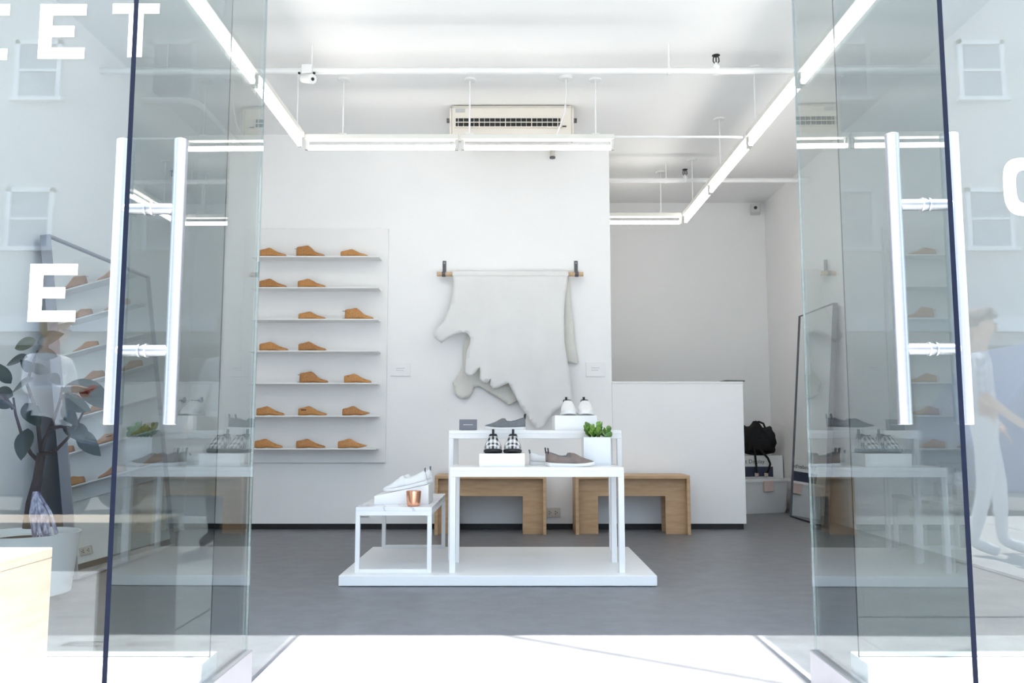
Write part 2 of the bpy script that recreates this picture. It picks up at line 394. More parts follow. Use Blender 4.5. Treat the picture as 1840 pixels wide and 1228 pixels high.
for i in range(3): lamp('fluorescent tube light, ' + nm[i], (XLS, yl[i + 1] + .01, 0), (XLS, yl[i] - (.045 if i == 0 else .01), 0), [[1.06], [.6], [.6]][i], 'fluorescent tube lights')
yr = [8.86, 7.68, 6.38, 5.2, 4.0, 2.95]  # last tube over the entrance is unseen, included to brighten the shop
nm = ['right-hand run, end nearest the alcove wall', 'right-hand run, second from the alcove wall', 'right-hand run above the counter front', 'right-hand run, second from the entrance', 'right-hand run, added out of view above the entrance']
for i in range(5): lamp('fluorescent tube light, ' + nm[i], (XRS, yr[i + 1] + .01, 0), (XRS, yr[i] - (.045 if i == 0 else .01), 0), [[.75], [.90], [1.0], [.6], [.6]][i], 'fluorescent tube lights')
yb = 6.44
xa, xb_, xc = P(548, 265, yb)[0], P(826, 265, yb)[0], P(1104, 265, yb)[0]
lamp('fluorescent tube light across the shop, left of the air conditioner', (xa, yb, 0), (xb_ - .01, yb, 0), [P(617, 200, yb)[0] - xa], 'fluorescent tube lights')
lamp('fluorescent tube light across the shop, below the air conditioner', (xb_ + .01, yb, 0), (xc, yb, 0), [P(844, 200, yb)[0] - xb_ - .01, P(1070, 200, yb)[0] - xb_ - .01], 'fluorescent tube lights')
lamp('short fluorescent tube light in the alcove behind the counter', (XN + .01, 8.86, 0), (XRS - .03, 8.86, 0), [P(1187, 340, 8.86)[0] - XN - .01], 'fluorescent tube lights')
o = MB().tube([(xc, yb, ZT + .085), (XRS - .03, yb, ZT + .085)], .011, 8).build('conduit', 'metal_white', smooth=True); tag(o, 'thin white conduit joining the crosswise lights to the right-hand lights', 'conduit')
# loose cable in front of the air conditioner
pts = [PV(1017, 146, 6.40), PV(1017, 170, 6.40), PV(1015, 200, 6.42), PV(1007, 225, 6.42), PV(999, 243, 6.43), PV(996, 253, 6.44)]
pts[0].z = ZC
t = thing('power_cable', 'thin white power cable hanging in front of the air conditioner', 'cable', (pts[0].x, 6.4, ZC))
MB().tube([p - Vector((pts[0].x, 6.4, ZC)) for p in pts], .006, 8).build('cord', 'metal_white', t, smooth=True)
MB().lathe([(.05, -.02), (.06, -.006), (.06, 0)], 16).build('ceiling_cup', 'metal_white', t, smooth=True)

# air conditioner
ya = 6.92
x0, zt = P(808, 187, ya); x1, _ = P(1031, 187, ya)
W = x1 - x0
t = thing('air_conditioner', 'cream ceiling-mounted air conditioner with a dark louvre grille', 'air conditioner', ((x0 + x1) / 2, ya, ZC))
hb = W / 2
zb = P(900, 252, ya)[1] - ZC
prof = [(0.03, -.012), (0.0, -.045), (0.0, -.10), (.015, zb), (.09, zb + .012), (.68, -.055), (.70, -.012)]
MB().prism([(p[0], p[1]) for p in prof], -hb + .018, hb - .018, 'x').build('casing', 'enamel_warm', t, bevel=.008)
for sgn in (-1, 1):
    a = sgn * hb; MB().prism([(.02, -.03), (-.004, -.055), (-.004, -.11), (.012, zb - .004), (.092, zb + .006), (.69, -.055)], min(a, a - sgn * .018), max(a, a - sgn * .018), 'x').build('end_cap', 'enamel_warm', t, bevel=.006)
    MB().tube([(a, .15, -.10), (a + sgn * .035, .15, -.10)], .02, 10).build('pipe_stub', 'strap_grey', t)
g0, gz1 = P(819, 213, ya); g1, gz0 = P(1007, 228, ya)
cx = (x0 + x1) / 2; g0 -= cx; g1 -= cx; gz1 -= ZC; gz0 -= ZC
gr = MB().box(g0, g1, -.004, .012, gz0, gz1).build('grille', 'dark_slot', t)
MB().box(g0 - .01, g1 + .01, -.012, .004, gz0 - .010, gz0).build('grille_lip', 'enamel_warm', gr)
MB().box(g0, g1, -.014, -.004, (gz0 + gz1) / 2 - .003, (gz0 + gz1) / 2 + .003).build('louvre', 'enamel_warm', gr)
for i in range(20):
    x = lerp(g0, g1, (i + .5) / 20); wd = .0035 if i % 5 == 4 else .0016
    MB().box(x - wd, x + wd, -.012, -.004, gz0, gz1).build('fin', 'enamel_warm', gr)
MB().box(g1 + .015, g1 + .05, -.004, .004, gz0, gz0 + .008).build('status_window', 'dark_slot', t)
MB().box(-hb + .05, -hb + .13, -.003, .003, -.085, -.052).build('badge', 'text_grey', t)
# drain stub on the wall under it
dx, dz = P(992, 268, YB)
t = thing('drain_stub', 'short grey drain pipe stub on the wall below the air conditioner', 'pipe', (dx, YB, dz))
MB().tube([(0, 0, 0.0), (0, -.05, 0.0), (0, -.075, -.02), (0, -.08, -.05), (0, -.08, -.10)], .022, 12).build('elbow', 'enamel_warm', t, smooth=True)
MB().tube([(0, -.08, -.10), (0, -.08, -.115)], .026, 12).build('end_ring', 'strap_grey', t, smooth=True)

# sprinkler pipes
def pipe(label, pts, r, hangers, name='sprinkler_pipe'):
    t = thing(name, label, 'pipe', pts[0])
    b = Vector(pts[0]); MB().tube([Vector(p) - b for p in pts], r, 14).build('pipe_run', 'metal_white', t, smooth=True)
    for hp in hangers:
        hp = Vector(hp) - b
        q = MB().tube([hp, (hp.x, hp.y, ZC - b.z)], .006, 8).build('hanger_rod', 'metal_white', t, smooth=True)
        MB().tube([hp - Vector((.012, 0, 0)), hp + Vector((.012, 0, 0))], r + .005, 14).build('hanger_ring', 'metal_white', q, smooth=True)
    return t
zp = 3.42; yp = 5.82; yp2 = 8.5
PIPE1 = pipe('long white sprinkler pipe crossing the shop in front of the air conditioner', [(XL, yp, zp), (XR, yp, zp)], .024, [(P(x, 128, yp)[0], yp, zp) for x in (300, 560, 1202)])
PIPE2 = pipe('white sprinkler pipe crossing the alcove behind the counter', [(XN, yp2, zp), (XR, yp2, zp)], .024, [(P(1197, 325, yp2)[0], yp2, zp)])
pipe('white pipe with an elbow below the ceiling in the left corner', [(XL, 6.5, 3.47), (-2.62, 6.5, 3.47), (-2.55, 6.52, 3.47), (-2.51, 6.56, 3.47), (-2.5, 6.63, 3.47), (-2.5, YB, 3.47)], .028, [])
def sprinkler(par, x, y):
    t = thing('sprinkler_head', None, None, Vector((x, y, zp + .024)) - par.location); t.parent = par
    MB().lathe([(.022, -.05), (.026, -.02), (.026, .012), (.014, .02), (.012, .035)], 12).build('fitting', 'metal_white', t, smooth=True)
    for s in (-1, 1):
        MB().tube([(s * .010, 0, .032), (s * .021, 0, .048), (s * .019, 0, .072), (s * .006, 0, .088)], .0045, 8).build('frame_arm', 'black_rubber', t, smooth=True)
    MB().tube([(0, 0, .035), (0, 0, .088)], .005, 8).build('bulb', 'black_rubber', t, smooth=True)
    MB().lathe([(.006, .086), (.028, .088), (.028, .092), (.006, .094)], 14).build('deflector', 'black_rubber', t)
sprinkler(PIPE1, P(1287, 120, yp)[0], yp)
sprinkler(PIPE2, P(1231, 320, yp2)[0], yp2)
# camera on the pipe
cxp = P(553, 128, yp)[0]
t = thing('spot_camera', 'white swivel camera clamped to the long pipe at left', 'camera', (cxp, yp, zp))
MB().box(-.04, .04, -.035, .035, -.03, .04).build('clamp', 'metal_white', t, bevel=.008)
MB().tube([(0, 0, -.03), (0, -.01, -.065)], .014, 10).build('neck', 'metal_white', t, smooth=True)
MB().tube([(-.035, .02, -.045), (.05, -.06, -.085)], .033, 16).build('body', 'metal_white', t, smooth=True)
MB().tube([(.05, -.06, -.085), (.053, -.063, -.0865)], .012, 12).build('lens', 'dark_slot', t)
for dx_ in (-.05, .055): MB().tube([(dx_, -.03, -.03), (dx_, -.045, -.035)], .009, 8).build('screw', 'dark_slot', t)
# corner CCTV
cx, cz = P(1357, 377, YA - .14)
mat('camera_shell', (0.62, 0.62, 0.62), 0.4, noise=0.05)
t = thing('security_camera', 'small white box camera in the alcove ceiling corner', 'camera', (cx, YA - .14, cz), (R(-8), 0, R(-12)))
MB().box(-.055, .055, -.06, .05, -.055, .055).build('body', 'camera_shell', t, bevel=.008)
MB().tube([(0, -.06, 0), (0, -.066, 0)], .02, 14).build('lens', 'dark_slot', t)
MB().box(-.05, -.02, .0, .10, .055, .07).build('bracket', 'metal_white', t)

# ================================================================== SHELF WITH SHOE LASTS
ys = YB - .03
X0, Z1 = P(441, 411, ys); X1, Z0 = P(692, 832, ys)
t = thing('wall_shelf', 'white wall shelf board with seven thin shelves of shoe lasts', 'shelf', ((X0 + X1) / 2, YB, Z0))
Ws = (X1 - X0) / 2
MB().box(-Ws, Ws, -.03, 0, 0, Z1 - Z0).build('back_board', 'paint_white', t, bevel=.002)
shelf_px = [460, 516, 573, 630, 688, 747, 806]
yfr = YB - .21
shelf_z = []
for yy in shelf_px:
    z = P(560, yy, yfr)[1]; shelf_z.append(z)
    MB().box(P(446, 600, yfr)[0] - t.location.x, P(679, 600, yfr)[0] - t.location.x, -.21, -.03, z - Z0 - .012, z - Z0).build('shelf', 'paint_white', t, bevel=.0015)

def last_mesh(kind, L=.255):
    top = {'low': [(0, .215), (.03, .235), (.2, .262), (.36, .305), (.42, .29), (.55, .225), (.68, .16), (.82, .115), (.95, .085), (1, .055)],
           'tall': [(0, .31), (.03, .325), (.2, .345), (.38, .38), (.43, .365), (.55, .265), (.66, .165), (.82, .11), (.95, .08), (1, .05)],
           'slim': [(0, .17), (.03, .19), (.2, .22), (.40, .265), (.46, .25), (.58, .19), (.7, .135), (.85, .10), (.95, .075), (1, .05)],
           'pointed': [(0, .205), (.03, .225), (.2, .255), (.38, .315), (.44, .30), (.56, .23), (.7, .165), (.85, .125), (.95, .105), (1, .095)]}[kind]
    ts = .012 if kind != 'pointed' else .075
    bot = [(0, .008), (.03, 0), (.25, .0), (.45, .02), (.65, .004), (.8, ts * .3), (1, ts)]
    wid = [(0, .045), (.02, .085), (.08, .115), (.2, .125), (.4, .105), (.55, .13), (.7, .16), (.82, .14), (.92, .10), (.97, .07), (1, .03)]
    rings = []; n = 18
    for x in (0, .02, .06, .12, .2, .28, .36, .42, .48, .55, .62, .68, .75, .82, .88, .92, .96, .985, 1):
        zt_, zb_, w_ = interp(top, x), interp(bot, x), interp(wid, x)
        tp = interp([(0, .55), (.36, .5), (.5, .35), (.7, .3), (1, .4)], x)
        r = []
        for j in range(n):
            a = 2 * PI * j / n; ca, sa = math.cos(a), math.sin(a)
            v = math.copysign(abs(sa) ** .6, sa); k = (v + 1) / 2
            ww = w_ * lerp(1, tp, max(0, k) ** 1.3) if k > .15 else w_ * lerp(.86, 1, k / .15)
            r.append((x * L, math.copysign(abs(ca) ** .6, ca) * ww * L, lerp(zb_, zt_, k) * L))
        rings.append(r)
    return MB().loft(rings)
LASTS = {}
rowname = ['top shelf', 'second shelf from top', 'third shelf from top', 'middle shelf', 'third shelf from bottom', 'second shelf from bottom', 'bottom shelf']
rows = [[(466, 515, 'low', 'at left'), (533, 584, 'tall', 'tall middle one with heel pins'), (612, 661, 'slim', 'at right')],
        [(466, 515, 'low', 'at left'), (535, 585, 'low', 'at right')],
        [(536, 585, 'slim', 'low left one'), (620, 671, 'tall', 'tall right one with heel pins')],
        [(466, 517, 'low', 'at left'), (536, 586, 'low', 'at right')],
        [(538, 590, 'tall', 'tall left one with heel pins'), (618, 667, 'low', 'at right')],
        [(461, 511, 'low', 'at left'), (536, 587, 'low', 'middle one with dark stamp'), (615, 664, 'pointed', 'right one with raised toe')],
        [(457, 508, 'low', 'at left'), (532, 584, 'low', 'in the middle'), (607, 659, 'pointed', 'right one with raised toe')]]
for ri, row in enumerate(rows):
    for k, (a, b, kind, desc) in enumerate(row):
        yy = YB - .165
        xa = P(a, shelf_px[ri], yy)[0]; xb = P(b, shelf_px[ri], yy)[0]; L = xb - xa
        t = thing('shoe_last', 'wooden shoe last on %s, %s' % (rowname[ri], desc), 'shoe last', (xa, yy + random.uniform(-.004, .010), shelf_z[ri]), (0, 0, R(random.uniform(-4, 4))), group='wooden shoe lasts on the wall shelf')
        key = (kind, (ri + k) % 3 == 1)
        if key not in LASTS: LASTS[key] = last_mesh(kind, 1.0).mesh('last_body', 'last_wood_dark' if key[1] else 'last_wood', True, 60)
        bo = bpy.data.objects.new('body', LASTS[key]); C.objects.link(bo); bo.parent = t; bo.scale = (L, .255, .272)
        if kind == 'tall':
            for z in (.285, .03): MB().tube([(-.02, 0, z * .255), (.01, 0, z * .255)], .0032, 8).build('heel_pin', 'steel_pin', t)
        if ri == 5 and k == 1: MB().box(.028, .075, -.0315, -.0285, .046, .053).build('stamp', 'dark_slot', t)
        if ri == 4 and k == 1: MB().box(.036, .044, -.030, -.026, .056, .060).build('nail_hole', 'dark_slot', t)

# two small wall notices
def notice(label, xa, ya, xb, yb):
    a = P(xa, yb, YB - .006); b = P(xb, ya, YB - .006)
    t = thing('wall_notice', label, 'notice', ((a[0] + b[0]) / 2, YB, a[1])); w_ = (b[0] - a[0]) / 2; h_ = b[1] - a[1]
    MB().box(-w_, w_, -.010, 0, 0, h_).build('card', 'carton_white', t, bevel=.001)
    for k in range(2): MB().box(-w_ * .45, w_ * (.4 - .1 * k), -.0106, -.0100, h_ * (.58 - .16 * k), h_ * (.61 - .16 * k)).build('text_line', 'text_grey', t)
notice('small white wall notice between the shelf and the hanging hide', 702, 653, 738, 676)
notice('small white wall notice right of the hanging hide', 1053, 651, 1087, 677)
def outlet(label, xa, ya, xb, yb):
    a = P(xa, yb, YB); b = P(xb, ya, YB)
    t = thing('wall_outlet', label, 'outlet', ((a[0] + b[0]) / 2, YB, a[1])); w_ = (b[0] - a[0]) / 2; h_ = b[1] - a[1]
    MB().box(-w_, w_, -.012, 0, 0, h_).build('plate', 'enamel_warm', t, bevel=.003)
    for s in (-1, 1):
        q = MB().box(s * w_ * .42 - w_ * .28, s * w_ * .42 + w_ * .28, -.0145, -.011, h_ * .22, h_ * .78).build('socket_face', 'enamel_warm', t, bevel=.002)
        m = MB()
        for (u_, v_) in ((-.12, .62), (-.12, .38), (.10, .5)): m.box(s * w_ * .42 + u_ * w_ - .003, s * w_ * .42 + u_ * w_ + .004, -.0149, -.0144, h_ * v_ - .005, h_ * v_ + .005)
        m.build('slots', 'dark_slot', q)
outlet('cream wall outlet between the two benches', 981, 913, 1007, 930)
outlet('cream wall outlet behind the low display table', 641, 914, 664, 929)

# ================================================================== HIDE ON A DOWEL
yd = YB - .075
da = PV(785, 493, yd); db = PV(1048, 493, yd)
t = thing('wall_rail', 'pale wooden dowel rail hung from two grey leather straps', 'rail', ((da.x + db.x) / 2, YB, da.z))
hw = (db.x - da.x) / 2
MB().tube([(-hw, yd - YB, 0), (hw, yd - YB, 0)], .021, 18).build('dowel', 'dowel_wood', t, smooth=True, bevel=.002)
for px_ in (797.5, 1036):
    x = P(px_, 480, yd)[0] - t.location.x
    ztop = P(px_, 469, YB - .005)[1] - da.z
    pr = [(-.002, ztop), (-.002, .03), (-.045, .024), (yd - YB, .0235), (-.094, .014), (-.0985, 0), (-.094, -.014), (yd - YB, -.0235), (-.056, -.014), (-.050, .0), (-.03, .012), (-.006, .03), (-.006, ztop)]
    m = MB(); vs = []; fs = []
    th = .003; outer = [Vector((0, p[0], p[1])) for p in pr]
    s_ = m.prism([(p[0], p[1]) for p in [(-.001, ztop), (-.001, .02), (-.02, .0), (-.03, -.004), (-.05, -.012), (-.06, -.020), (-.075, -.0245), (-.09, -.020), (-.0995, -.006), (-.0985, .010), (-.088, .022), (-.07, .0255), (-.05, .024), (-.025, .03), (-.008, .05), (-.008, ztop)]], x - .0165, x + .0165, 'x')
    q = s_.build('strap', 'strap_grey', t, bevel=.001)
    MB().tube([(x, -.008, ztop - .022), (x, -.013, ztop - .022)], .007, 10).build('rivet', 'satin_metal', q)
def sheet(name, outline_px, Yfun, parent, m, step=.035, thick=.004):
    base = parent.location
    poly = []
    for (cx_, cy_) in outline_px:
        X, Z = P(760 + cx_ / 3.411, 440 + cy_ / 3.411, YB - .08); poly.append((X, Z))
    # resample
    pts = []
    for (a, b) in zip(poly, poly[1:] + poly[:1]):
        n = max(1, int(math.hypot(b[0] - a[0], b[1] - a[1]) / .025))
        for i in range(n): pts.append(Vector((lerp(a[0], b[0], i / n), lerp(a[1], b[1], i / n))))
    nb = len(pts)
    xs = [p.x for p in pts]; zs = [p.y for p in pts]
    def inside(x, z):
        c = False
        for i in range(nb):
            a, b = pts[i], pts[i - 1]
            if (a.y > z) != (b.y > z) and x < (b.x - a.x) * (z - a.y) / (b.y - a.y) + a.x: c = not c
        return c
    allp = list(pts); x = min(xs) + step / 2; row = 0
    while x < max(xs):
        z = min(zs) + step / 2 * (1 + row % 2)
        while z < max(zs):
            if inside(x, z) and min((p.x - x) ** 2 + (p.y - z) ** 2 for p in pts) > (.45 * step) ** 2: allp.append(Vector((x, z)))
            z += step
        x += step; row += 1
    vo, eo, fo, _, _, _ = geometry.delaunay_2d_cdt(allp, [(i, (i + 1) % nb) for i in range(nb)], [], 1, 1e-5)
    vs = [(p.x - base.x, Yfun(p.x, p.y) - base.y, p.y - base.z) for p in vo]
    mb = MB().add(vs, fo)
    o = mb.build(name, m, parent, smooth=True, angle=60)
    md = o.modifiers.new('thick', 'SOLIDIFY'); md.thickness = thick; md.offset = 0
    return o
front = [(183, 172), (190, 240), (178, 330), (160, 400), (130, 480), (95, 510), (70, 555), (75, 575), (115, 607), (150, 580), (190, 555), (240, 541), (275, 548), (292, 575), (290, 610), (270, 660), (258, 740), (258, 790), (275, 808), (300, 805), (325, 785), (350, 750), (352, 790), (350, 825), (370, 845), (395, 850), (418, 822), (412, 860), (430, 885), (455, 882), (480, 868), (525, 850), (550, 900), (575, 945), (600, 1000), (635, 1040), (660, 1080), (680, 1115), (710, 1130), (740, 1110), (760, 1075), (790, 1035), (820, 1012), (880, 985), (915, 960), (905, 870), (895, 780), (880, 700), (865, 600), (862, 450), (868, 350), (880, 260), (890, 172)]
rear = [(200, 178), (230, 400), (272, 555), (245, 610), (240, 740), (215, 800), (180, 845), (190, 890), (205, 925), (240, 945), (275, 940), (300, 910), (310, 870), (350, 868), (400, 905), (470, 940), (510, 975), (530, 983), (590, 955), (700, 800), (860, 720), (890, 722), (945, 730), (957, 720), (935, 600), (920, 450), (892, 178)]
zd = da.z
t = thing('leather_hide', 'large pale grey leather hide draped over the wall dowel', 'hide', ((da.x + db.x) / 2, YB, zd - .9))
def yfront(x, z):
    d = max(0, zd - z)
    w_ = .012 * math.sin(x * 9 + 1) * min(1, d * 1.4) + .008 * math.sin(x * 21 + z * 4) * min(1, d)
    edge = .05 * max(0, (-0.42 - x)) * 3 * min(1, d * 2) * math.sin(z * 6)
    if d < .022: return yd - math.sqrt(max(0, .026 ** 2 - (.026 - d) ** 2)) if d < .026 else yd - .026
    return yd - .030 - .02 * min(1, d) + w_ + edge - .05 * max(0, d - 1.0)
def yrear(x, z):
    d = max(0, zd - z)
    return yd + .030 + .012 * min(1, d) + .010 * math.sin(x * 13 + z * 5) * min(1, d)
sheet('front_sheet', front, yfront, t, 'hide_front')
sheet('rear_sheet', rear, yrear, t, 'hide_rear')
MB().prism([(yd - YB + .030, -.02), (yd - YB + .0335, .0), (yd - YB + .023, .0245), (yd - YB, .0335), (yd - YB - .023, .0245), (yd - YB - .0335, 0), (yd - YB - .031, -.02), (yd - YB - .026, -.02), (yd - YB - .0285, 0), (yd - YB - .02, .0205), (yd - YB, .0285), (yd - YB + .02, .0205), (yd - YB + .0285, 0), (yd - YB + .026, -.02)],
           P(813.6, 493, yd)[0] - t.location.x, P(1021, 493, yd)[0] - t.location.x, 'x').build('fold_over_dowel', 'hide_front', t, smooth=True).location.z = .9

# ================================================================== DISPLAY PLATFORM AND TABLES
ypf = .89 / .1803
ZP = .061
pl = MB().box(P(608, 1050, ypf)[0], P(1181, 1050, ypf)[0], ypf, 6.13, .004, ZP).build('display_platform', 'paint_white', bevel=.003)
tag(pl, 'low wide white display platform in the middle of the floor', 'platform')
def frame_table(name, label, x0, x1, y0, y1, z, leg=.034, top='paint_white', rails=True, topth=.022):
    t = thing(name, label, 'display table', ((x0 + x1) / 2, (y0 + y1) / 2, ZP)); hx, hy = (x1 - x0) / 2, (y1 - y0) / 2; h = z - ZP
    for sx in (-1, 1):
        for sy in (-1, 1):
            xa, yb_ = sx * hx, sy * hy
            MB().box(min(xa, xa - sx * leg), max(xa, xa - sx * leg), min(yb_, yb_ - sy * leg), max(yb_, yb_ - sy * leg), 0, h - topth - leg).build('leg', 'metal_white', t, bevel=.002)
    m = MB()
    for sy in (-1, 1):
        yb_ = sy * hy; m.box(-hx, hx, min(yb_, yb_ - sy * leg), max(yb_, yb_ - sy * leg), h - topth - leg, h - topth)
    for sx in (-1, 1):
        xa = sx * hx; m.box(min(xa, xa - sx * leg), max(xa, xa - sx * leg), -hy + leg, hy - leg, h - topth - leg, h - topth)
    m.build('top_frame', 'metal_white', t, bevel=.002)
    if rails:
        for sy in (-1, 1):
            yb_ = sy * hy; MB().box(-hx + leg, hx - leg, min(yb_, yb_ - sy * leg), max(yb_, yb_ - sy * leg), 0, leg * .8).build('floor_rail', 'metal_white', t, bevel=.002)
    MB().box(-hx, hx, -hy, hy, h - topth, h).build('table_top', top, t, bevel=.002)
    return t
Z_S, Z_M, Z_T = .435, .666, .880
frame_table('display_table', 'low narrow white display table with a marble top and copper cup', -.91, -.467, 5.03, 6.08, Z_S, leg=.026, top='marble')
frame_table('display_table', 'middle-height white display table with the checked shoes', -.363, .655, 5.03, 5.44, Z_M, rails=False)
frame_table('display_table', 'tallest white display table behind the checked shoes', -.404, .700, 5.47, 5.99, Z_T, rails=False, leg=.03)

# ------------------------------------------------------------------ shoes
SHOE = {}
def shoe_meshes(style):
    if style in SHOE: return SHOE[style]
    L = .275
    top = [(0, .285), (.03, .305), (.1, .285), (.22, .24), (.36, .215), (.46, .225), (.50, .285), (.55, .30), (.62, .265), (.72, .21), (.84, .165), (.93, .14), (.975, .12), (1, .09)]
    if style in ('plaid', 'bootie'): top = [(0, .38), (.03, .42), (.1, .40), (.22, .35), (.34, .345), (.42, .38), (.47, .40), (.55, .36), (.62, .315), (.72, .25), (.84, .20), (.93, .165), (.975, .135), (1, .10)]
    wid = [(0, .03), (.015, .065), (.06, .10), (.15, .118), (.3, .115), (.45, .118), (.6, .14), (.72, .152), (.83, .14), (.92, .105), (.97, .07), (.99, .045), (1, .02)]
    if style in ('plaid', 'bootie'): wid = [(a, b * 1.28) for a, b in wid]
    solb = [(0, .012), (.05, 0), (.6, 0), (.75, .006), (.9, .028), (1, .052)]
    solt = [(0, .085), (.3, .074), (.6, .068), (.8, .078), (1, .11)]
    rings = []; kinds = []
    xs = [0, .012, .03, .06, .1, .16, .22, .29, .36, .42, .46, .485, .50, .53, .57, .62, .67, .72, .78, .84, .89, .93, .96, .98, .993, 1]
    for x in xs:
        zb_, zt_, w_ = interp(solt, x) - .006, interp(top, x), interp(wid, x); H = zt_ - zb_
        o_ = 1.0 if .012 < x < .484 else (.9 if x == .485 else 0.0)
        cw = interp([(0, .55), (.1, .58), (.3, .62), (.46, .5), (.5, .4)], x)
        half = [(0, zb_), (.7 * w_, zb_), (.97 * w_, zb_ + .1 * H), (w_, zb_ + .3 * H), (.96 * w_, zb_ + .55 * H)]
        op = [(lerp(.92, cw, .6) * w_, zb_ + .82 * H), (cw * w_, zt_), ((cw - .07) * w_, zt_ - .004), (cw * .92 * w_, zb_ + .45 * H), (.5 * w_, zb_ + .12 * H), (0, zb_ + .1 * H)]
        cl = [(.85 * w_, zb_ + .75 * H), (.68 * w_, zb_ + .88 * H), (.5 * w_, zb_ + .95 * H), (.32 * w_, zb_ + .985 * H), (.15 * w_, zb_ + .998 * H), (0, zt_)]
        half += [(lerp(a[0], b[0], o_), lerp(a[1], b[1], o_)) for a, b in zip(cl, op)]
        ring = [(x * L, y * L, z * L) for (y, z) in half] + [(x * L, -y * L, z * L) for (y, z) in half[-2:0:-1]]
        rings.append(ring); kinds.append(o_)
    up = MB(); n = len(rings[0]); vs = [p for r in rings for p in r]; fs = []; mi = []
    for i in range(len(rings) - 1):
        for j in range(n):
            k = (j + 1) % n; fs.append((i * n + j, i * n + k, (i + 1) * n + k, (i + 1) * n + j))
            inner = 7 <= j <= 12 and (kinds[i] > .5 or kinds[i + 1] > .5)
            mi.append(1 if inner else 0)
    fs += [tuple(range(n - 1, -1, -1)), tuple(range((len(rings) - 1) * n, len(rings) * n))]; mi += [0, 0]
    up.add(vs, fs); up.mi = mi
    um = {'grey': 'suede_grey', 'taupe': 'suede_taupe', 'white': 'leather_white', 'bootie': 'leather_white', 'plaid': 'plaid'}[style]
    lin = 'black_rubber' if style in ('plaid', 'white', 'bootie') else 'lining_tan'
    sol = 'black_rubber' if style == 'plaid' else 'sole_white'
    trim = {'grey': 'strap_grey', 'taupe': 'strap_grey', 'white': 'leather_white', 'bootie': 'black_rubber', 'plaid': 'black_rubber'}[style]
    sr = []
    for x in xs:
        zb_, zt_, w_ = interp(solb, x), interp(solt, x), interp(wid, x) * 1.06 + .004
        bw = w_ * .9
        sr.append([(x * L * 1.012 - .0015, a * L, b * L) for a, b in [(-bw, zb_), (-w_, lerp(zb_, zt_, .35)), (-w_, zt_), (-w_ * .5, zt_), (w_ * .5, zt_), (w_, zt_), (w_, lerp(zb_, zt_, .35)), (bw, zb_)]])
    parts = [('upper', up.mesh('shoe_upper', [um, lin], True, 55)), ('sole', MB().loft(sr).mesh('shoe_sole', sol, True, 50))]
    # heel pull tab (a folded loop)
    z0 = interp(top, .02) * L; hh = {'plaid': .034, 'white': .016, 'bootie': .02}.get(style, .026)
    tb = MB().prism([(.004, z0 - .02), (-.002, z0 - .004), (-.006, z0 + hh), (-.003, z0 + hh + .003), (.003, z0 + hh), (.006, z0 - .004), (.008, z0 - .02)], -.008, .008, 'y')
    parts.append(('heel_tab', tb.mesh('shoe_tab', 'black_rubber' if style != 'white' else 'strap_grey', False)))
    # elastic gore on both sides of the throat + vamp seam
    g = MB()
    for s in (-1, 1):
        for (xa, xb) in ((.445, .56),):
            za, zb2 = interp(top, xa) * L, interp(top, xb) * L; ya, yb2 = interp(wid, xa) * L * .84, interp(wid, xb) * L * .88
            g.add([(xa * L, s * (ya - .004), za - .002), (xb * L, s * (yb2 * .72), zb2 * .93), (xb * L + .012, s * (yb2 + .0015), zb2 * .63), (xa * L + .020, s * (ya * 1.12), za * .72)], [(0, 1, 2, 3)])
    if style in ('grey', 'taupe'): parts.append(('gore', g.mesh('shoe_gore', trim, False)))
    cr = MB()
    pts = [(x * L, interp([(0, .55), (.1, .58), (.3, .62), (.46, .5), (.5, .4)], x) * interp(wid, x) * L, interp(top, x) * L) for x in (.03, .06, .1, .16, .22, .29, .36, .42, .46, .485)]
    loop = [(p[0], p[1], p[2]) for p in pts] + [(.495 * L, 0, interp(top, .5) * L)] + [(p[0], -p[1], p[2]) for p in pts[::-1]] + [(.012 * L, 0, interp(top, .02) * L)]
    cr.tube(loop + loop[:1], .0022 if style != 'plaid' else .004, 6, cap=False)
    parts.append(('collar_binding', cr.mesh('shoe_binding', trim if style != 'white' else 'leather_white', True)))
    SHOE[style] = parts
    return parts
def shoe(name, label, style, heel, rotz, pitch=0.0, scale=1.0, group=None, roll=0):
    t = thing(name, label, 'shoe', heel, Matrix.Rotation(rotz, 3, 'Z').__matmul__(Matrix.Rotation(-pitch, 3, 'Y')).to_euler()[:], group=group)
    for pn, me in shoe_meshes(style):
        o = bpy.data.objects.new(pn, me); C.objects.link(o); o.parent = t; o.scale = (scale,) * 3
    return t
def block(name, label, cat, x0, x1, y0, y1, z0, h):
    t = MB().box(x0, x1, y0, y1, z0, z0 + h).build(name, 'paint_white', bevel=.002); return tag(t, label, cat)

# on the tallest table
yt = 5.62
x, _ = P(944, 770, yt)
shoe('slip_on_shoe', 'grey suede slip-on shoe on the tallest table, toe pointing left', 'grey', (x, yt, Z_T), PI + R(3), scale=.985, group='shoes on the tallest table')
shoe('slip_on_shoe', 'grey suede slip-on shoe standing behind its twin on the tallest table', 'grey', (x - .005, yt + .11, Z_T), PI + R(2), scale=.985, group='shoes on the tallest table')
xa, xb = P(997, 760, 5.56)[0], P(1070, 760, 5.56)[0]
zb = P(1030, 747, 5.56)[1]
block('shoe_box', 'white display block under the white shoes on the tallest table', 'display block', xa, xb + .01, 5.56, 5.93, Z_T, zb - Z_T)
for px_, d in ((1022, 'left'), (1055, 'right')):
    x = P(px_, 740, 5.62)[0]
    shoe('slip_on_shoe', 'white slip-on shoe facing the street on the tallest table, %s of its pair' % d, 'bootie', (x, 5.875, zb), -PI / 2 + R(1 if d == 'left' else -1), scale=.98, group='shoes on the tallest table')
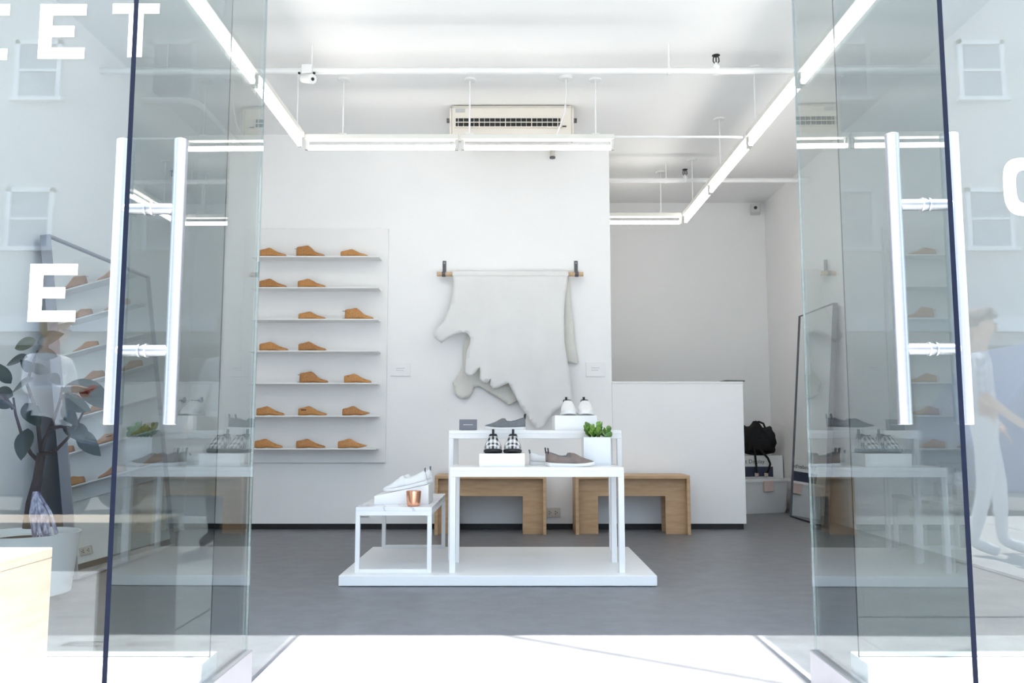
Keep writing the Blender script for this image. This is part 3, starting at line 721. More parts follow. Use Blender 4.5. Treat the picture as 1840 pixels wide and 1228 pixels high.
t = thing('placard', 'small dark grey card sign on the tallest table', 'sign', (P(841, 774, 5.52)[0], 5.52, Z_T), (R(-10), 0, 0))
w_ = P(857, 774, 5.52)[0] - P(841, 774, 5.52)[0]; h_ = P(841, 754, 5.52)[1] - P(841, 774, 5.52)[1]
MB().box(-w_, w_, 0, .004, .002, h_).build('card', 'placard_grey', t)
MB().box(-w_ * .55, w_ * .55, -.0006, 0, h_ * .5, h_ * .53).build('text_line', 'vinyl_white', t)
MB().box(-w_ * .8, w_ * .8, .004, .05, .002, .008).build('foot', 'placard_grey', t)

# on the middle table
xa, xb = P(861, 830, 5.10)[0], P(943, 830, 5.10)[0]; zb = P(900, 815, 5.10)[1]
block('shoe_box', 'white display block under the black and white checked shoes', 'display block', xa, xb, 5.10, 5.38, Z_M, .078)
zb = Z_M + .078
for px_, d, a in ((885, 'left', 1), (922, 'right', -1)):
    x = P(px_, 800, 5.2)[0]
    shoe('checked_shoe', 'black and white checked shoe facing the street on a white block, %s of its pair' % d, 'plaid', (x, 5.375, zb), -PI / 2 + R(a), scale=.97, group='checked shoes on the middle table')
yw = 5.13
x, _ = P(985, 836, yw)
shoe('slip_on_shoe', 'taupe suede slip-on shoe on the middle table, toe pointing right', 'taupe', (x, yw, Z_M), R(-3), scale=1.0, group='shoes on the middle table')
shoe('slip_on_shoe', 'taupe suede slip-on shoe standing behind its twin beside the plant', 'taupe', (x - .012, yw + .098, Z_M), R(-2), scale=1.0, group='shoes on the middle table')
x = P(946, 836, 5.30)[0]
shoe('slip_on_shoe', 'white slip-on shoe lying between the checked and the taupe shoes', 'white', (x + .02, 5.34, Z_M), R(8), scale=.95, group='shoes on the middle table')

# succulent in a square pot
xc_ = (P(1049, 820, 5.24)[0] + P(1098, 820, 5.24)[0]) / 2; pw = (P(1098, 820, 5.24)[0] - P(1049, 820, 5.24)[0]) / 2
zpot = P(1070, 786, 5.275)[1] - Z_M
t = thing('potted_succulent', 'green jade succulent in a square white pot on the middle table', 'plant', (xc_ + .003, 5.275 + pw, Z_M))
m = MB(); a, b = pw, pw - .007
m.box(-a, a, -a, a, 0, .01); m.box(-a, a, -a, -b, .01, zpot); m.box(-a, a, b, a, .01, zpot); m.box(-a, -b, -b, b, .01, zpot); m.box(b, a, -b, b, .01, zpot)
m.build('pot', 'ceramic_white', t, bevel=.0015)
MB().box(-b, b, -b, b, zpot - .02, zpot - .012).build('soil', 'soil', t)
def sleaf():
    rings = []
    for i, (u_, r) in enumerate([(0, .08), (.12, .14), (.35, .24), (.6, .34), (.8, .32), (.94, .18), (1, .04)]):
        rings.append([(r * math.cos(2 * PI * j / 8), .32 * r * math.sin(2 * PI * j / 8) + .10 * u_ * u_, u_) for j in range(8)])
    return MB().loft(rings)
SL = [sleaf().mesh('succulent_leaf', n_, True, 80) for n_ in ('succulent', 'succulent_dark')]
for st in range(9):
    an = st * 2.4; rr = .018 + .030 * (st % 3) / 2; bx, by = rr * math.cos(an), rr * math.sin(an)
    hgt = random.uniform(.035, .075); lean = Vector((bx * .9, by * .9, 0))
    p0 = Vector((bx, by, zpot - .015)); p1 = p0 + lean + Vector((0, 0, hgt))
    MB().tube([p0, (p0 + p1) / 2 + Vector((0, 0, .004)), p1], .0045, 6).build('stem', 'succulent_dark', t, smooth=True)
    for k in range(8):
        q = lerp(.35, 1.0, (k // 2) / 3); pos = p0.lerp(p1, q); th = (k % 2) * PI + (k // 2) * 1.5 + st
        tilt = lerp(1.15, .35, q) + random.uniform(-.15, .15)
        o = bpy.data.objects.new('leaf', SL[0 if random.random() < .65 else 1]); C.objects.link(o); o.parent = t
        o.location = pos; o.rotation_euler = (Matrix.Rotation(th, 3, 'Z') @ Matrix.Rotation(tilt, 3, 'X')).to_euler()
        s_ = random.uniform(.034, .052); o.scale = (s_, s_, s_)
o = bpy.data.objects.new('leaf', SL[1]); C.objects.link(o); o.parent = t; o.location = (.045, -.06, zpot); o.scale = (.06,) * 3; o.rotation_euler = (0, R(62), R(10))

# on the low table: wedge, sneakers, copper cup
xa = P(672, 905, 5.22)[0]; xb = P(770, 905, 5.22)[0]
h0, h1 = .066, .118
wd = thing('shoe_wedge', 'white sloping display wedge under the white shoes on the low table', 'display block', ((xa + xb) / 2, 5.22, Z_S)); hw = (xb - xa) / 2
MB().prism([(-hw, 0), (hw, 0), (hw, h1), (-hw, h0 * .75)], 0, .30, 'y').build('wedge', 'paint_white', wd, bevel=.002)
sl = math.atan2(h1 - h0 * .75, 2 * hw)
for k, d in ((0, 'nearer'), (1, 'farther')):
    x = xb - .012 + .02 * k
    hz = Z_S + h0 * .75 + (x - xa) * math.tan(sl) + .002
    shoe('slip_on_shoe', 'white slip-on shoe with toe pointing left on the sloping wedge, %s of its pair' % d, 'white', (x, 5.22 + .075 + .13 * k, hz), PI + R(1), pitch=-sl, scale=1.0, group='white shoes on the wedge')
xa = P(743, 905, 5.12)[0]
t = thing('copper_cup', 'shiny copper candle cup on the front of the low table', 'cup', (xa, 5.12, Z_S))
r_ = P(757, 890, 5.12)[0] - xa; ch = P(743, 880, 5.12)[1] - P(743, 907, 5.12)[1]
MB().lathe([(r_ * .70, 0), (r_ * .84, .004), (r_ * .90, ch * .25), (r_, ch), (r_ - .003, ch), (r_ * .85, ch * .3), (r_ * .8, .012)], 32).build('cup_body', 'copper', t, smooth=True)
MB().lathe([(r_ * .86, ch * .55), (r_ * .90, ch * .62)], 32).build('candle_wax', 'wax', t)
MB().tube([(0, 0, ch * .6), (0, 0, ch * .8)], .0015, 6).build('wick', 'black_rubber', t)

# ================================================================== BENCHES
def bench(name, label, x0, x1, y0, y1, h, m='birch', inset=.075, legw=.17, apron=.15, th=.028):
    t = thing(name, label, 'bench', ((x0 + x1) / 2, (y0 + y1) / 2, 0)); hx, hy = (x1 - x0) / 2, (y1 - y0) / 2
    MB().box(-hx, hx, -hy, hy, h - th, h).build('seat', m, t, bevel=.003)
    for s in (-1, 1):
        a = s * hx; MB().box(min(a, a - s * th), max(a, a - s * th), -hy, hy, 0, h - th).build('end_board', m, t, bevel=.003)
    xi = hx - th; lg = legw
    for (ya, yb) in ((-hy + inset, -hy + inset + .02), (hy - inset - .02, hy - inset)):
        f = MB().prism([(-xi, .0), (-xi + lg, .0), (-xi + lg, h - th - apron), (xi - lg, h - th - apron), (xi - lg, 0), (xi, 0), (xi, h - th), (-xi, h - th)], ya, yb, 'y').build('side_panel', m, t)
    return t
bench('wooden_bench', 'birch plywood bench against the wall behind the display tables', -.654, .290, 7.295, 7.66, .496)
bench('wooden_bench', 'birch plywood bench in front of the sales counter', .537, 1.508, 7.295, 7.66, .496)
bench('wooden_bench', 'sunlit pale wooden bench outside the shop window at bottom left', -2.35, -1.285, 2.15, 2.43, .56, m='birch_pale', inset=.05)

# ================================================================== MIRRORS
def lean_mirror(label, wall, y0, y1, h, xtop, xbot, fr, depth, fm):
    L = y1 - y0; ang = math.atan2(xtop - xbot, h); H = math.hypot(h, xtop - xbot)
    s = 1 if wall > 0 else -1
    t = thing('leaning_mirror', label, 'mirror', (xbot, (y0 + y1) / 2, 0.005), (0, ang, 0))
    # local: x = thickness (towards wall = s), y = along the wall, z = up
    xf, xk = (-depth, 0) if s > 0 else (0, depth)
    MB().box(-.002, .002, -L / 2 + fr * .5, L / 2 - fr * .5, fr * .5, H - fr * .5).build('glass', 'mirror_silver', t, loc=(-s * depth * .72, 0, 0))
    MB().box(*sorted((-s * .0, -s * depth * .6)), -L / 2 + fr * .4, L / 2 - fr * .4, fr * .4, H - fr * .4).build('backing', 'mirror_frame', t)
    for (a, b, c, d) in ((-L / 2, -L / 2 + fr, 0, H), (L / 2 - fr, L / 2, 0, H), (-L / 2 + fr, L / 2 - fr, 0, fr), (-L / 2 + fr, L / 2 - fr, H - fr, H)):
        MB().box(*sorted((0, -s * depth)), a, b, c, d).build('frame_bar', fm, t, bevel=.001)
    return t
lean_mirror('tall wide mirror leaning on the side wall behind the fig plant', -1, 5.10, 6.55, 2.06, -2.88, -2.60, .014, .06, 'mirror_frame_pale')
lean_mirror('tall narrow mirror leaning on the wall beside the storage tub', 1, 7.84, 8.80, 2.05, 3.03, 2.87, .007, .045, 'mirror_frame')

# ================================================================== BOXES AND BAG IN THE ALCOVE
t = thing('storage_tub', 'translucent white plastic storage tub on the floor beside the counter', 'tub', (2.63, 9.33, 0), (0, 0, R(20)))
def rr(hx, hy, z, r=.06, n=5):
    out = []
    for (sx, sy, a0) in ((1, 1, 0), (-1, 1, PI / 2), (-1, -1, PI), (1, -1, 3 * PI / 2)):
        for i in range(n + 1):
            a = a0 + PI / 2 * i / n; out.append((sx * (hx - r) + r * math.cos(a), sy * (hy - r) + r * math.sin(a), z))
    return out
MB().loft([rr(.27, .19, 0), rr(.275, .195, .02), rr(.30, .22, .335), rr(.285, .205, .335), rr(.26, .18, .03)]).build('body', 'tub_plastic', t, smooth=True, angle=50)
MB().loft([rr(.315, .235, .33), rr(.318, .238, .345), rr(.315, .235, .36), rr(.288, .208, .36), rr(.286, .206, .33)]).build('rim', 'tub_plastic', t, smooth=True, angle=50)
MB().box(-.33, -.30, -.06, .06, .23, .345).build('latch', 'latch_pink', t, bevel=.006)
MB().box(-.06, .06, -.25, -.222, .23, .345).build('latch', 'latch_pink', t, bevel=.006)
def text_mesh(txt, size, name, m, parent, loc, rot, ext=.0005):
    cu = bpy.data.curves.new('txt', 'FONT'); cu.body = txt; cu.size = size; cu.extrude = ext; cu.align_x = 'RIGHT'
    o = bpy.data.objects.new('txt', cu); C.objects.link(o)
    me = bpy.data.meshes.new_from_object(o); bpy.data.objects.remove(o); me.materials.clear(); me.materials.append(MATS[m])
    q = bpy.data.objects.new(name, me); C.objects.link(q); q.parent = parent; q.location = loc; q.rotation_euler = rot
    return q
bx0, bx1 = 2.28, P(1407, 840, 9.66)[0]
t = thing('display_carton', 'white computer display carton with a navy picture band under the black bag', 'box', ((bx0 + bx1) / 2, 9.77, 0))
hw = (bx1 - bx0) / 2; hz = P(1380, 819, 9.66)[1]
MB().box(-hw, hw, -.11, .11, 0, hz).build('carton', 'carton_white', t, bevel=.003)
x_r = P(1389, 846, 9.66)[0] - t.location.x
MB().box(-hw + .03, x_r, -.1115, -.110, .05, P(1380, 839, 9.66)[1]).build('picture_band', 'carton_navy', t)
text_mesh('Thunderbolt Display', .062, 'lettering', 'strap_grey', t, (P(1374, 832, 9.66)[0] - t.location.x, -.1112, P(1374, 833, 9.66)[1] - .0), (PI / 2, 0, 0))
q = text_mesh('Thunderbolt', .036, 'lettering', 'strap_grey', t, (hw + .0012, .10, hz - .09), (PI / 2, 0, PI / 2))
MB().box(hw, hw + .0012, -.10, .10, .05, hz - .13).build('picture_band', 'carton_navy', t)
# black rucksack
t = thing('black_bag', 'slouching black fabric rucksack on top of the display carton', 'bag', ((P(1335, 800, 9.66)[0] + P(1402, 800, 9.66)[0]) / 2 - .02, 9.76, hz + .003))
bmh = bmesh.new(); bmesh.ops.create_icosphere(bmh, subdivisions=4, radius=1)
hwb = (P(1402, 800, 9.66)[0] - P(1335, 800, 9.66)[0]) / 2 + .01; hb_ = P(1370, 762, 9.66)[1] - hz
for v in bmh.verts:
    v.co = v.co / max(abs(c_) for c_ in v.co) ** .62
    x, y, z = v.co
    zz = max(0, min(1.1, (z + 1) / 2))
    v.co = Vector((x * hwb * .93 * (1 - .20 * zz ** 3 + .05 * math.sin(7 * y + 3 * z)), y * .115 * (1 - .25 * zz), max(0, zz) ** .85 * hb_ * (1 + .08 * math.sin(6 * x + 2) + .04 * math.sin(15 * x + 8 * y)) * (1 - .12 * max(0, x))))
    v.co += Vector((.007 * math.sin(11 * z + 5 * x), -.009 * math.sin(9 * x + 7 * z), .003 * math.sin(15 * y)))
me = bpy.data.meshes.new('bag_body'); bmh.to_mesh(me); bmh.free(); me.materials.append(MATS['black_fabric']); me.polygons.foreach_set('use_smooth', [True] * len(me.polygons))
o = bpy.data.objects.new('bag_body', me); C.objects.link(o); o.parent = t; o.location.z = -.004
MB().tube([(-.05, -.02, hb_ * .93), (-.03, -.02, hb_ * 1.02), (.02, -.02, hb_ * 1.06), (.07, -.02, hb_ * 1.0), (.09, -.02, hb_ * .86)], .012, 8).build('top_handle', 'black_fabric', t, smooth=True)
MB().box(-hwb * .6, hwb * .55, -.135, -.10, .05, hb_ * .5).build('front_pocket', 'black_fabric', t, bevel=.02)
def strap(px_pts, nm):
    pts = [PV(x, y, Y) - t.location for (x, y, Y) in px_pts]
    q = MB().tube(pts, .012, 8).build(nm, 'black_fabric', t, smooth=True); return q, pts[-1]
for pp in ([(1355, 800, 9.60), (1357, 820, 9.58), (1359, 838, 9.58), (1360, 853, 9.58)], [(1366, 808, 9.60), (1380, 824, 9.58), (1384, 834, 9.58), (1381, 845, 9.58), (1377, 853, 9.58)]):
    q, e = strap(pp, 'strap')
    MB().box(e.x - .022, e.x + .018, e.y - .012, e.y + .012, e.z - .02, e.z + .015).build('strap_end', 'latch_pink', q, bevel=.004)
# tablet on the counter
x0, x1 = P(1297, 686, YB + .11)[0], P(1333, 686, YB + .11)[0]
t = thing('tablet', 'thin dark tablet lying on the end of the white counter', 'tablet', ((x0 + x1) / 2, YB + .11, _zk), (0, 0, R(3)))
MB().box(-(x1 - x0) / 2, (x1 - x0) / 2, -.09, .09, .001, .013).build('case', 'strap_grey', t, bevel=.002)
MB().box(-(x1 - x0) / 2 + .01, (x1 - x0) / 2 - .01, -.08, .08, .013, .0142).build('screen', 'dark_slot', t)

# ================================================================== FIG PLANT
FX, FY = -2.50, 4.45
t = thing('fig_plant', 'rubber fig plant with big dark leaves in a round white pot', 'plant', (FX, FY, 0))
MB().lathe([(.17, .0), (.18, .03), (.17, .05)], 32).build('pot_foot', 'strap_grey', t)
MB().lathe([(.20, .05), (.225, .06), (.255, .34), (.262, .36), (.248, .36), (.235, .33)], 48).build('pot', 'ceramic_white', t, smooth=True)
MB().lathe([(.235, .32), (.10, .335), (.01, .34)], 24).build('soil', 'soil', t)
def FP(x, y, Y=FY): return PV(x, y, Y) - Vector((FX, FY, 0))
trunk = [FP(52, 950), FP(57, 905), FP(68, 860), FP(74, 815)]
MB().tube(trunk, [.032, .028, .024, .02], 10).build('trunk', 'bark', t, smooth=True)
branches = [[(74, 815), (80, 790), (95, 760), (108, 720), (112, 695)], [(74, 815), (95, 815), (115, 795), (131, 778), (150, 740)], [(70, 830), (55, 815), (40, 785), (28, 745), (24, 715)],
            [(74, 815), (70, 780), (66, 740), (48, 690), (60, 650), (68, 630)], [(110, 715), (125, 705), (150, 692)], [(24, 735), (8, 712), (-6, 703)], [(90, 770), (110, 767), (140, 775)]]
for i, b in enumerate(branches):
    dy = (.0, -.06, .05, .02, -.03, -.08, -.05)[i]
    MB().tube([FP(x, y, FY + dy * k / (len(b) - 1)) for k, (x, y) in enumerate(b)], [lerp(.011, .005, k / (len(b) - 1)) for k in range(len(b))], 8).build('branch', 'bark', t, smooth=True)
def fig_leaf_mesh(m):
    n = 9; vs = []; fs = []
    for i in range(n):
        u_ = i / (n - 1); w_ = .30 * math.sin(PI * min(1, u_ ** .85)) ** .8 + (.0 if u_ < .98 else 0)
        for j in (-2, -1, 0, 1, 2):
            vs.append((w_ * j / 2, -.10 * u_ * u_ + .07 * abs(j) / 2 * math.sin(PI * u_), u_))
    for i in range(n - 1):
        for j in range(4): fs.append((i * 5 + j, i * 5 + j + 1, (i + 1) * 5 + j + 1, (i + 1) * 5 + j))
    return MB().add(vs, fs).mesh('fig_leaf', m, True, 80)
FL = [fig_leaf_mesh('fig_leaf'), fig_leaf_mesh('fig_leaf_pale')]
# (base px, tip px, depth offset of tip, facing)
leaves = [((66, 617), (112, 599), -.05, 0), ((66, 612), (23, 626), .03, 1), ((66, 634), (101, 640), -.06, 0), ((50, 642), (8, 654), .05, 0), ((60, 668), (38, 648), -.1, 0), ((20, 690), (-14, 650), -.08, 0),
          ((22, 705), (58, 678), -.12, 0), ((24, 712), (-18, 705), .08, 0), ((22, 728), (-14, 728), -.08, 0), ((45, 725), (70, 765), -.12, 0), ((50, 770), (36, 825), -.12, 0), ((110, 700), (178, 690), -.14, 0),
          ((112, 715), (160, 738), -.15, 0), ((132, 760), (158, 800), -.06, 0), ((140, 776), (178, 818), -.12, 0), ((112, 728), (138, 764), -.05, 0), ((90, 672), (107, 690), -.05, 0), ((150, 690), (192, 712), -.04, 0),
          ((112, 767), (146, 790), .06, 0), ((140, 690), (196, 735), .05, 0), ((50, 655), (90, 672), .10, 0)]
for (b, e, dy, k) in leaves:
    p0 = FP(*b, FY - .03); p1 = FP(*e, FY - .03 + dy); d = p1 - p0; L = d.length
    zax = d.normalized(); nrm = Vector((random.uniform(-.3, .3), -1, random.uniform(.1, .9))); xax = nrm.cross(zax).normalized(); yax = zax.cross(xax)
    Mx = Matrix((xax, yax, zax)).transposed()
    o = bpy.data.objects.new('leaf', FL[k]); C.objects.link(o); o.parent = t; o.location = p0; o.rotation_euler = Mx.to_euler(); wsc = max(min(L, .19), .12) * .78; o.scale = (wsc, wsc, L)
# tufted yarn bundle tied at the foot of the trunk
m = MB()
ytop, ybot = FP(64, 884, FY - .06), FP(80, 962, FY - .10)
for i in range(46):
    a = random.uniform(0, 2 * PI); rr_ = math.sqrt(random.random()); e = ybot + Vector((rr_ * .062 * math.cos(a), rr_ * .045 * math.sin(a), random.uniform(-.01, .02)))
    s0 = ytop + Vector((.012 * math.cos(a) * rr_, .01 * math.sin(a) * rr_, 0)); mid = s0.lerp(e, .5) + Vector((.014 * math.cos(a), .012 * math.sin(a), 0))
    m.tube([s0, mid, e], [.004, .006, .005], 5)
tag(m.build('yarn_tuft', 'yarn', t, smooth=True), 'violet and white tufted yarn bundle at the trunk', kind='stuff')

# ================================================================== THE STREET BEHIND THE CAMERA (seen in the glass)
t = thing('street_building', 'pale rendered building with sash windows across the street, mirrored in the glass', 'building', (0, -14, 0))
wins = [(x_ + (.0 if k else 0), z_) for k, z_ in enumerate((5.1, 8.7, 12.2)) for x_ in (-14.45, -11.25, -8.05, -4.85, -1.65, 1.55, 4.75, 7.95, 11.15, 14.35)]
MB().box(-26, 26, -1.0, 0, 0, 15).build('wall', 'facade_pale', t)
MB().box(-26, 26, -.0, .25, 3.1, 3.45).build('cornice', 'facade_trim', t)
for (x_, z_) in wins:
    f = MB(); f.box(x_ - .55, x_ - .45, 0, .08, z_, z_ + 1.4); f.box(x_ + .45, x_ + .55, 0, .08, z_, z_ + 1.4); f.box(x_ - .55, x_ + .55, 0, .08, z_ + 1.3, z_ + 1.4); f.box(x_ - .62, x_ + .62, 0, .14, z_ - .1, z_); f.box(x_ - .45, x_ + .45, 0, .06, z_ + .64, z_ + .70)
    q = f.build('window', 'facade_trim', t)
    for (za, zb2) in ((z_, z_ + .64), (z_ + .70, z_ + 1.3)): MB().box(x_ - .45, x_ + .45, .0, .02, za, zb2).build('pane', 'pane_sky', q)
for i in range(7):
    x_ = -12 + i * 4
    q = MB().box(x_ - 1.2, x_ + 1.2, 0, .05, .5, 2.8).build('shop_window', 'pane_dark', t)
    MB().box(x_ - 1.3, x_ + 1.3, .0, .09, .38, .5).build('stall_riser', 'facade_trim', q)

t = thing('overhead_cable', 'overhead cable running from the shop facade across the street', 'cable', (-.814, 2.66, 4.2))
MB().tube([(0, 0, 0), (.69, -.504, .0), (4, -2.9, .05), (22.95, -16.55, 1.4)], .012, 8).build('cord', 'black_rubber', t, smooth=True)
MB().box(-.04, .04, -.03, .0, -.06, .06).build('wall_bracket', 'steel_pin', t)

def wheel(parent, x, y, r=.32, s=1):
    q = MB().lathe([(r * .55, -.1), (r * .95, -.1), (r, -.06), (r, .06), (r * .95, .1), (r * .55, .1)], 28).build('wheel', 'tyre', parent, smooth=True, loc=(x, y, r), rot=(PI / 2, 0, 0))
    h = MB().lathe([(r * .6, -.06), (r * .6, .07), (r * .52, .07), (r * .5, .04), (r * .16, .05), (r * .12, .07), (.01, .07)], 24)
    for k in range(5):
        a = 2 * PI * k / 5; h.xf(Matrix.Identity(4)); c_, s_ = math.cos(a), math.sin(a)
        h.add([(c_ * r * .1 - s_ * .03, s_ * r * .1 + c_ * .03, .075), (c_ * r * .55 - s_ * .02, s_ * r * .55 + c_ * .02, .075), (c_ * r * .55 + s_ * .02, s_ * r * .55 - c_ * .02, .075), (c_ * r * .1 + s_ * .03, s_ * r * .1 - c_ * .03, .075),
               (c_ * r * .1 - s_ * .03, s_ * r * .1 + c_ * .03, .045), (c_ * r * .55 - s_ * .02, s_ * r * .55 + c_ * .02, .045), (c_ * r * .55 + s_ * .02, s_ * r * .55 - c_ * .02, .045), (c_ * r * .1 + s_ * .03, s_ * r * .1 - c_ * .03, .045)],
              [(0, 1, 2, 3), (0, 4, 5, 1), (1, 5, 6, 2), (2, 6, 7, 3), (3, 7, 4, 0)])
    h.build('hubcap', 'satin_metal', q, rot=(PI if s > 0 else 0, 0, 0))
def car(name, label, loc, prof, glass_poly, wd, m, wheels, r):
    t = thing(name, label, 'car', loc)
    rings = []
    for (y, k, dz) in ((-wd, .93, .0), (-wd * .92, 1, 0), (wd * .92, 1, 0), (wd, .93, 0)):
        rings.append([(x * (1 if abs(y) < wd * .95 else .99), y, .25 + (z - .25) * k) for (x, z) in prof])
    MB().loft(rings).build('body', m, t, smooth=True, angle=30, bevel=.03)
    for poly in glass_poly:
        for s in (-1, 1): MB().prism([(a, b) for a, b in poly], s * (wd * .985), s * (wd + .012), 'y').build('side_window', 'pane_dark', t)
    for x in wheels:
        for s in (-1, 1): wheel(t, x, s * (wd - .08), r, s)
    return t
car('parked_car', 'dark navy parked car on the street, mirrored in the glass', (-6.4, -5.0, -.16), [(-2.1, .3), (-2.15, .7), (-1.9, .92), (-1.5, .97), (-.95, 1.42), (.55, 1.45), (1.15, .98), (1.95, .86), (2.12, .6), (2.1, .3)],
    [[(-1.25, .98), (-.85, 1.36), (-.2, 1.38), (-.2, .98)], [(-.12, .98), (-.12, 1.38), (.45, 1.38), (.95, .98)]], .86, 'car_navy', (-1.35, 1.3), .33)
car('parked_van', 'blue parked van on the street, mirrored in the glass', (7.6, -4.9, -.16), [(-2.4, .35), (-2.45, .9), (-2.2, 1.2), (-1.55, 2.05), (2.4, 2.3), (2.45, .35)],
    [[(-1.95, 1.2), (-1.4, 1.9), (-.8, 1.9), (-.8, 1.2)]], .95, 'van_blue', (-1.5, 1.5), .35)

# ------------------------------------------------------------------ people on the pavement (seen only as reflections)
def person(label, loc, rotz, cols, pose, hair='short', extras=None):
    t = thing('person', label, 'person', loc, (0, 0, rotz))      # local -y is forward
    J = {'pelvis': (0, 0, .93), 'waist': (0, .005, 1.06), 'chest': (0, .01, 1.28), 'neckb': (0, .02, 1.45), 'neck': (0, .008, 1.51), 'headl': (0, -.01, 1.585), 'headm': (0, -.005, 1.655), 'headt': (0, .005, 1.715)}
    Rr = {'pelvis': (.155, .115), 'waist': (.135, .10), 'chest': (.155, .11), 'neckb': (.075, .06), 'neck': (.052, .055), 'headl': (.066, .078), 'headm': (.078, .098), 'headt': (.058, .072)}
    E = [('pelvis', 'waist'), ('waist', 'chest'), ('chest', 'neckb'), ('neckb', 'neck'), ('neck', 'headl'), ('headl', 'headm'), ('headm', 'headt')]
    for s, n in ((-1, 'L'), (1, 'R')):
        sw = pose.get('stride', 0) * s
        J.update({'hip' + n: (s * .09, 0, .87), 'knee' + n: (s * .10, -.03 + sw * .5, .48), 'ank' + n: (s * .105, .02 + sw, .085), 'toe' + n: (s * .115, -.15 + sw, .03)})
        Rr.update({'hip' + n: (.092, .098), 'knee' + n: (.058, .06), 'ank' + n: (.04, .043), 'toe' + n: (.042, .026)})
        E += [('pelvis', 'hip' + n), ('hip' + n, 'knee' + n), ('knee' + n, 'ank' + n), ('ank' + n, 'toe' + n)]
        el, wr = pose['arm' + n]
        J.update({'sho' + n: (s * .175, .015, 1.41), 'elb' + n: el, 'wri' + n: wr}); Rr.update({'sho' + n: (.056, .056), 'elb' + n: (.041, .041), 'wri' + n: (.028, .024)})
        E += [('chest', 'sho' + n), ('sho' + n, 'elb' + n), ('elb' + n, 'wri' + n)]
        d = (Vector(wr) - Vector(el)).normalized(); side = d.cross(Vector((0, 0, 1))).normalized() * (-s); upv = side.cross(d).normalized() * (-s)
        palm = Vector(wr) + d * .055; J['pal' + n] = tuple(palm); Rr['pal' + n] = (.034, .018); E.append(('wri' + n, 'pal' + n))
        for k, (off, ln) in enumerate(((-.027, .066), (-.009, .076), (.009, .072), (.026, .056))):
            b0 = palm + d * .03 + side * off; b1 = b0 + d * ln * .5 - Vector((0, 0, .006)); b2 = b1 + d * ln * .4 - Vector((0, 0, .02))
            for q, (nm_, p_) in enumerate((('f%da' % k, b0), ('f%db' % k, b1), ('f%dc' % k, b2))): J[nm_ + n] = tuple(p_); Rr[nm_ + n] = (.0095 - .001 * q, .009 - .001 * q)
            E += [('pal' + n, 'f%da' % k + n), ('f%da' % k + n, 'f%db' % k + n), ('f%db' % k + n, 'f%dc' % k + n)]
        b0 = palm - d * .02 - side * .036; b1 = b0 + d * .035 - side * .018; J['tha' + n] = tuple(b0); J['thb' + n] = tuple(b1); Rr['tha' + n] = (.011, .010); Rr['thb' + n] = (.009, .009)
        E += [('pal' + n, 'tha' + n), ('tha' + n, 'thb' + n)]
    ht = pose.get('head', 0.0)
    Mh = Matrix.Translation((0, .0, 1.5)) @ Matrix.Rotation(pose.get('turn', 0), 4, 'Z') @ Matrix.Rotation(ht, 4, 'X') @ Matrix.Translation((0, 0, -1.5))
    for k in ('headl', 'headm', 'headt'): J[k] = tuple(Mh @ Vector(J[k]))
    names = list(J); idx = {n: i for i, n in enumerate(names)}
    me = bpy.data.meshes.new('body'); me.from_pydata([J[n] for n in names], [(idx[a], idx[b]) for a, b in E], [])
    o = bpy.data.objects.new('body', me); C.objects.link(o)
    sk = o.modifiers.new('skin', 'SKIN'); sk.use_smooth_shade = True
    for n, i in idx.items():
        v = me.skin_vertices[0].data[i]; v.radius = Rr[n]; v.use_root = (n == 'pelvis')
    sb = o.modifiers.new('sub', 'SUBSURF'); sb.levels = 2; sb.render_levels = 2
    dg = bpy.context.evaluated_depsgraph_get(); ev = o.evaluated_get(dg); m2 = bpy.data.meshes.new_from_object(ev)
    bpy.data.objects.remove(o)
    m2.materials.clear()
    order = ['skin', cols['top'], cols['legs'], cols['shoes']]
    for c_ in order: m2.materials.append(MATS[c_])
    segs = []
    for a, b in E:
        k = 0
        if a in ('pelvis', 'waist', 'chest') and b in ('waist', 'chest'): k = 1
        elif b == 'neckb': k = 1
        elif b.startswith('sho') or (a.startswith('sho') and b.startswith('elb')): k = 1
        elif a.startswith('elb'): k = 1 if cols.get('long', True) else 0
        elif b.startswith('hip') or b.startswith('knee') or b.startswith('ank'): k = 2
        elif b.startswith('toe'): k = 3
        segs.append((Vector(J[a]), Vector(J[b]), k))
    for p in m2.polygons:
        c_ = p.center; best = (9, 0)
        for (a, b, k) in segs:
            ab = b - a; u_ = max(0, min(1, (c_ - a).dot(ab) / ab.length_squared)); dd = (c_ - a - ab * u_).length
            if dd < best[0]: best = (dd, k)
        p.material_index = best[1]; p.use_smooth = True
    bo = bpy.data.objects.new('body', m2); C.objects.link(bo); bo.parent = t
    def hp(x, y, z): return Mh @ Vector((x, y, z))
    nose = MB().loft([[hp(x_, -.088 - dy, z_) for (x_, dy) in ((-w_, 0), (0, d_), (w_, 0), (0, -.02))] for (z_, w_, d_) in ((1.665, .006, .006), (1.640, .011, .020), (1.618, .015, .028), (1.610, .012, .012))])
    nose.build('nose', 'skin', bo, smooth=True, angle=70)
    for s in (-1, 1):
        e = MB().lathe([(.001, -.008), (.010, -.004), (.012, 0), (.010, .004), (.001, .008)], 10); q = e.build('eye', 'eye_dark', bo, smooth=True); q.location = hp(s * .030, -.090, 1.660)
        e = MB().lathe([(.001, -.012), (.012, -.010), (.016, 0), (.012, .010), (.001, .012)], 10); q = e.build('ear', 'skin', bo, smooth=True); q.location = hp(s * .078, .005, 1.645); q.rotation_euler = (0, PI / 2, 0); q.scale = (2.0, 1.2, .6)
    q = MB().lathe([(.001, -.004), (.018, -.003), (.022, 0), (.018, .003), (.001, .004)], 12).build('mouth', 'lips', bo, smooth=True); q.location = hp(0, -.086, 1.582); q.scale = (1, .5, 1)
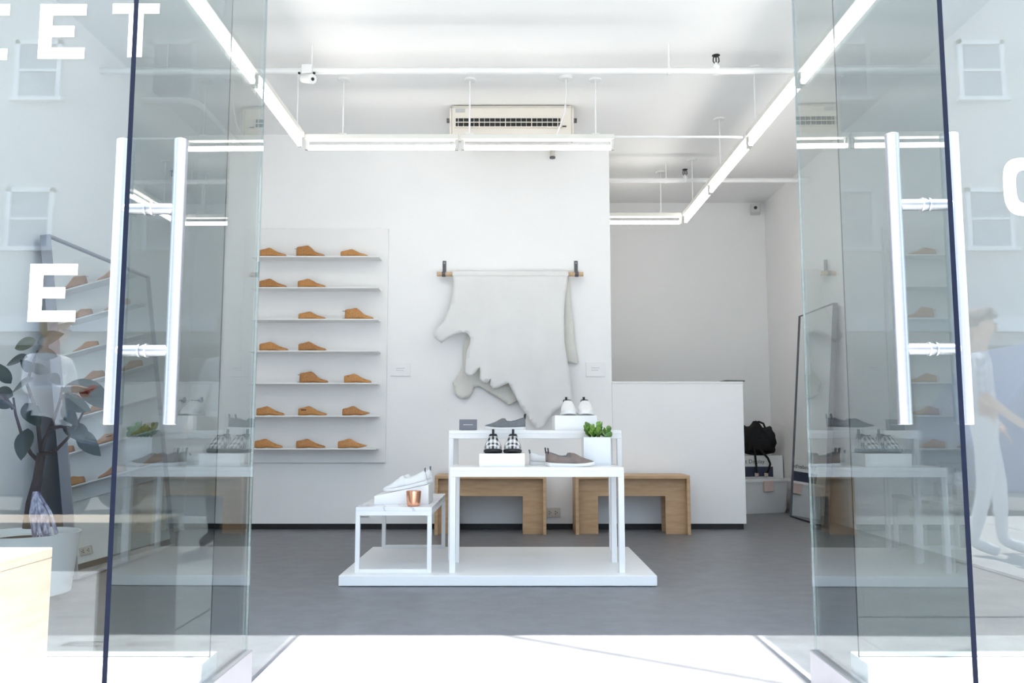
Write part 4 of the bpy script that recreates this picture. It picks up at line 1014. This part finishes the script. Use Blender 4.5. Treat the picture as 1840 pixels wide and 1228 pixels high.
    # hair: shell over the skull, longer at the back
    bh = bmesh.new(); bmesh.ops.create_icosphere(bh, subdivisions=3, radius=1)
    for v in bh.verts:
        x, y, z = v.co; ln = {'short': .6, 'bob': 1.5, 'tail': .7}[hair]
        fz = z if z > 0 else z * (ln if y > -.2 else .12)
        v.co = hp(x * (.094 + .01 * math.sin(9 * z)), y * .118 + .012 + (.012 if z < 0 else 0), 1.678 + fz * .095 - (.0 if y > -.3 else -.025))
    mh_ = bpy.data.meshes.new('hair'); bh.to_mesh(mh_); bh.free(); mh_.materials.append(MATS[cols['hair']]); mh_.polygons.foreach_set('use_smooth', [True] * len(mh_.polygons))
    ho = bpy.data.objects.new('hair', mh_); C.objects.link(ho); ho.parent = bo
    if hair == 'tail': MB().tube([hp(0, .11, 1.70), hp(0, .15, 1.66), hp(.01, .15, 1.58), hp(.02, .13, 1.46)], [.03, .034, .03, .012], 10).build('pony_tail', cols['hair'], ho, smooth=True)
    return t, J
hold = {'armL': ((-.23, -.03, 1.16), (-.06, -.24, 1.15)), 'armR': ((.23, -.03, 1.16), (.05, -.25, 1.18)), 'head': R(18), 'stride': .05}
t, J = person('blond person in a white shirt looking down at a phone, mirrored in the left window', (-3.45, -.85, 0), PI / 2 + R(15), {'top': 'cloth_white', 'legs': 'cloth_navy', 'shoes': 'black_rubber', 'hair': 'hair_blond'}, hold, 'bob')
Mw = Matrix.Translation(t.location) @ Matrix.Rotation(PI / 2 + R(15), 4, 'Z')
ph = thing('mobile_phone', 'red mobile phone held by the blond person', 'phone', Mw @ Vector((0, -.345, 1.165)), (R(55), 0, PI / 2 + R(15)))
MB().box(-.036, .036, -.004, .004, -.07, .07).build('case', 'phone_red', ph, bevel=.003)
MB().box(-.032, .032, .004, .0048, -.064, .064).build('screen', 'dark_slot', ph)
walk = {'armL': ((-.24, .05, 1.14), (-.22, -.10, .93)), 'armR': ((.24, .02, 1.13), (.20, -.17, .96)), 'head': R(6), 'stride': .10}
person('dark-haired person in a grey checked shirt and white trousers, mirrored in the right window', (3.42, -.70, 0), PI / 2 + R(25), {'top': 'shirt_check', 'legs': 'cloth_white', 'shoes': 'cloth_white', 'hair': 'hair_dark', 'long': False}, walk, 'tail')
person('person in dark clothes standing on the pavement, mirrored behind the left door', (-2.20, -1.10, 0), PI + R(10), {'top': 'cloth_pale', 'legs': 'cloth_black', 'shoes': 'black_rubber', 'hair': 'hair_dark'}, dict(walk, stride=.03), 'short')
